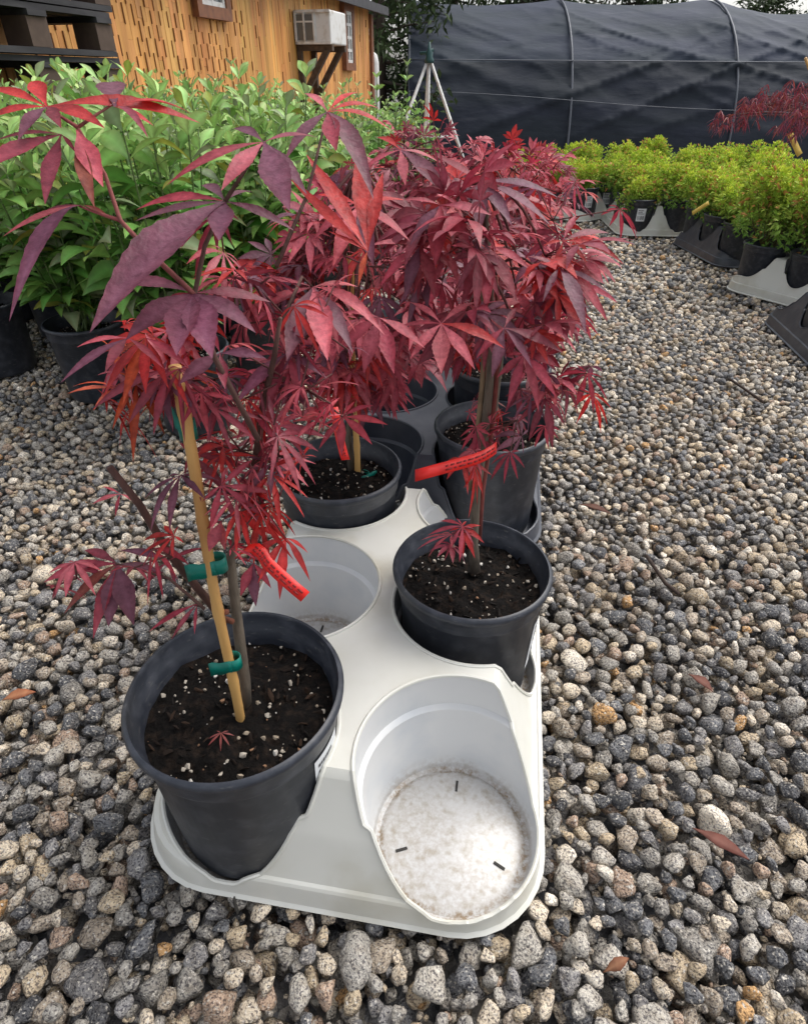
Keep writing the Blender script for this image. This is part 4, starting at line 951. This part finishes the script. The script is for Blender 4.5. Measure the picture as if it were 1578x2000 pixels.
# ------------------------------------------------------------------ sprinkler tripod
M['green'] = mat('green_plastic', (.01, .06, .06), .5)
ap = at_y(838, 122, 9.0); gz = terrain(0, 9.0); tp = empty('sprinkler_tripod', (ap.x, 9.0, gz)); tag(tp, 'white sprinkler tripod with a dark green head before the shade cloth', 'sprinkler')
hT = ap.z - gz
for a in (200, -22, 95):
    a = math.radians(a); b = MB(); b.tube([(0.03 * math.cos(a), .03 * math.sin(a), hT), (.78 * math.cos(a), .6 * math.sin(a), 0)], [.017, .024], 10); link('leg', b.mesh('leg', M['metal']), tp)
b = MB(); b.tube([(0, 0, hT - 1.25), (0, 0, hT)], .016, 8)
for a0, a1 in ((200, -22), (200, 95), (95, -22)):
    f_ = .46; P_ = [(.78 * f_ * math.cos(math.radians(a)), .6 * f_ * math.sin(math.radians(a)), hT * (1 - f_)) for a in (a0, a1)]; b.tube(P_, .011, 6)
link('brace', b.mesh('brace', M['metal']), tp)
b = MB(); b.lathe([(0, 0), (.05, 0), (.055, .03), (.04, .06), (.045, .10), (.02, .13), (.012, .2), (0, .2)], 14, (0, 0, hT)); b.tube([(-.11, 0, hT + .09), (.0, 0, hT + .10), (.05, 0, hT + .13)], .018, 7); link('sprinkler_head', b.mesh('sprinkler_head', M['green']), tp)

# ------------------------------------------------------------------ trees beyond
M['tleaf'] = mat('dark_foliage', vcol=True, rough=.7, transl=.1, spec=.2)
def tree_meshes(seed, H, R, n):
    rs = random.Random(seed); random.seed(seed); tr = MB(); cr = MB()
    tr.tube([(0, 0, 0), (.05, 0, H * .4), (0, .05, H * .97)], [.16, .11, .02], 9, col=(.08, .06, .045))
    for k in range(70):
        z = H * (.1 + .86 * k / 70); a = k * 2.4; L_ = R * (1 - (z / H) * .75) * rs.uniform(.65, 1.1); p2 = Vector((math.cos(a) * L_, math.sin(a) * L_, z + L_ * rs.uniform(-.25, .2)))
        tr.tube([Vector((0, 0, z)), p2 * .5 + Vector((0, 0, z * .5 + .05)), p2], [.035, .02, .008], 5, col=(.08, .06, .045))
        for m in range(n // 70):
            t_ = rs.uniform(.25, 1.05) ** .7; q = Vector((0, 0, z)).lerp(p2, t_) + Vector((rs.gauss(0, .16), rs.gauss(0, .16), rs.gauss(0, .14)))
            g = rs.random(); c = (.018 + .03 * g, .035 + .05 * g, .012 + .014 * g); u = rnd_dir(); ln = rs.uniform(.10, .22)
            lobe(cr, q, q + u * ln * .5, q + u * ln + Vector((0, 0, -.04)), ln * .38, rnd_dir(.5), 2, 0, c, .2, .5)
    return tr.mesh('trunk', M['bark']), cr.mesh('crown', M['tleaf'])
TM = [tree_meshes(3, 7.5, 2.4, 9000), tree_meshes(4, 6.5, 2.1, 8000)]
TR = [(-.5, 15.5, 0, 'dark evergreen tree filling the gap between orange building and shade cloth'), (1.4, 22.5, 1, 'dark evergreen tree rising behind the left end of the shade cloth'), (4.4, 23.5, 0, 'dark evergreen tree behind the shade cloth, right of its first rib gap'), (7.6, 24, 1, 'dark evergreen tree behind the shade cloth near the curved rib'), (-3.4, 17.5, 1, 'dark evergreen tree hidden mostly behind the orange building'), (-2.0, 20, 0, 'tall dark evergreen tree deep in the gap beside the building'), (2.9, 19.5, 1, 'dark evergreen tree whose crown shows above the second cloth bay'), (6.1, 20.5, 1, 'dark evergreen tree whose crown shows just left of the curved rib'), (9.6, 21, 0, 'low evergreen tree whose tip shows at the photo\'s upper right corner')]
for x, y, k, lb in TR:
    gz = terrain(x, y); o = empty('evergreen_tree', (x, y, gz), random.uniform(0, 6)); tag(o, lb, 'tree', 'dark evergreen trees in the background')
    link('trunk', TM[k][0], o); link('crown', TM[k][1], o)
    if x > 7: o.scale = (1, 1, .46)

# ------------------------------------------------------------------ litter on the gravel
M['dead'] = mat('dead_leaf', vcol=True, rough=.8, noise=[(90, (.6, .5, .45), .4, .7, 'MULTIPLY')])
def dead(px0, py0, px1, py1, wd, col, label, z=.012, name='dead_leaf', cat='fallen leaf'):
    b = MB(); p0 = at_z(px0, py0, z); p1 = at_z(px1, py1, z + .004); o0 = (p0 + p1) / 2
    p0 -= o0; p1 -= o0; random.seed(int(px0))
    lobe(b, p0, (p0 + p1) / 2 + Vector((0, 0, .006)), p1, wd, Vector((.2, -.4, 1)), 10, .1, col, .35, .5)
    o = link(name, b.mesh(name, M['dead']), None, o0); sm = o.modifiers.new('s', 'SOLIDIFY'); sm.thickness = .0008; tag(o, label, cat)
dead(1352, 1618, 1465, 1682, .012, (.17, .065, .045), 'long reddish brown fallen leaf on the gravel at the lower right')
dead(1345, 1318, 1392, 1352, .013, (.15, .06, .04), 'small reddish brown leaf piece on the gravel, midway up the right side')
dead(1178, 1900, 1228, 1872, .009, (.20, .09, .04), 'tan fallen leaf between stones below the white tray')
dead(5, 1368, 72, 1352, .012, (.33, .14, .06), 'orange brown curled leaf on the gravel at the left edge')
dead(1130, 985, 1195, 1005, .012, (.12, .055, .035), 'dark brown fallen leaf on the gravel right of the pots')
def twig_thing(pts, r, label):
    P_ = [at_z(a, b_, .014) for a, b_ in pts]; o0 = P_[0].copy(); b = MB(); b.tube([p - o0 for p in P_], r, 6, col=(.05, .03, .022)); o = link('twig', b.mesh('twig', M['bark']), None, o0); tag(o, label, 'twig')
twig_thing([(1262, 1085), (1285, 1118), (1300, 1140), (1325, 1160)], .0028, 'dark twig lying on the gravel right of the second pot')
twig_thing([(1425, 740), (1455, 760), (1490, 785)], .003, 'thin dark twig on the gravel at the upper right')
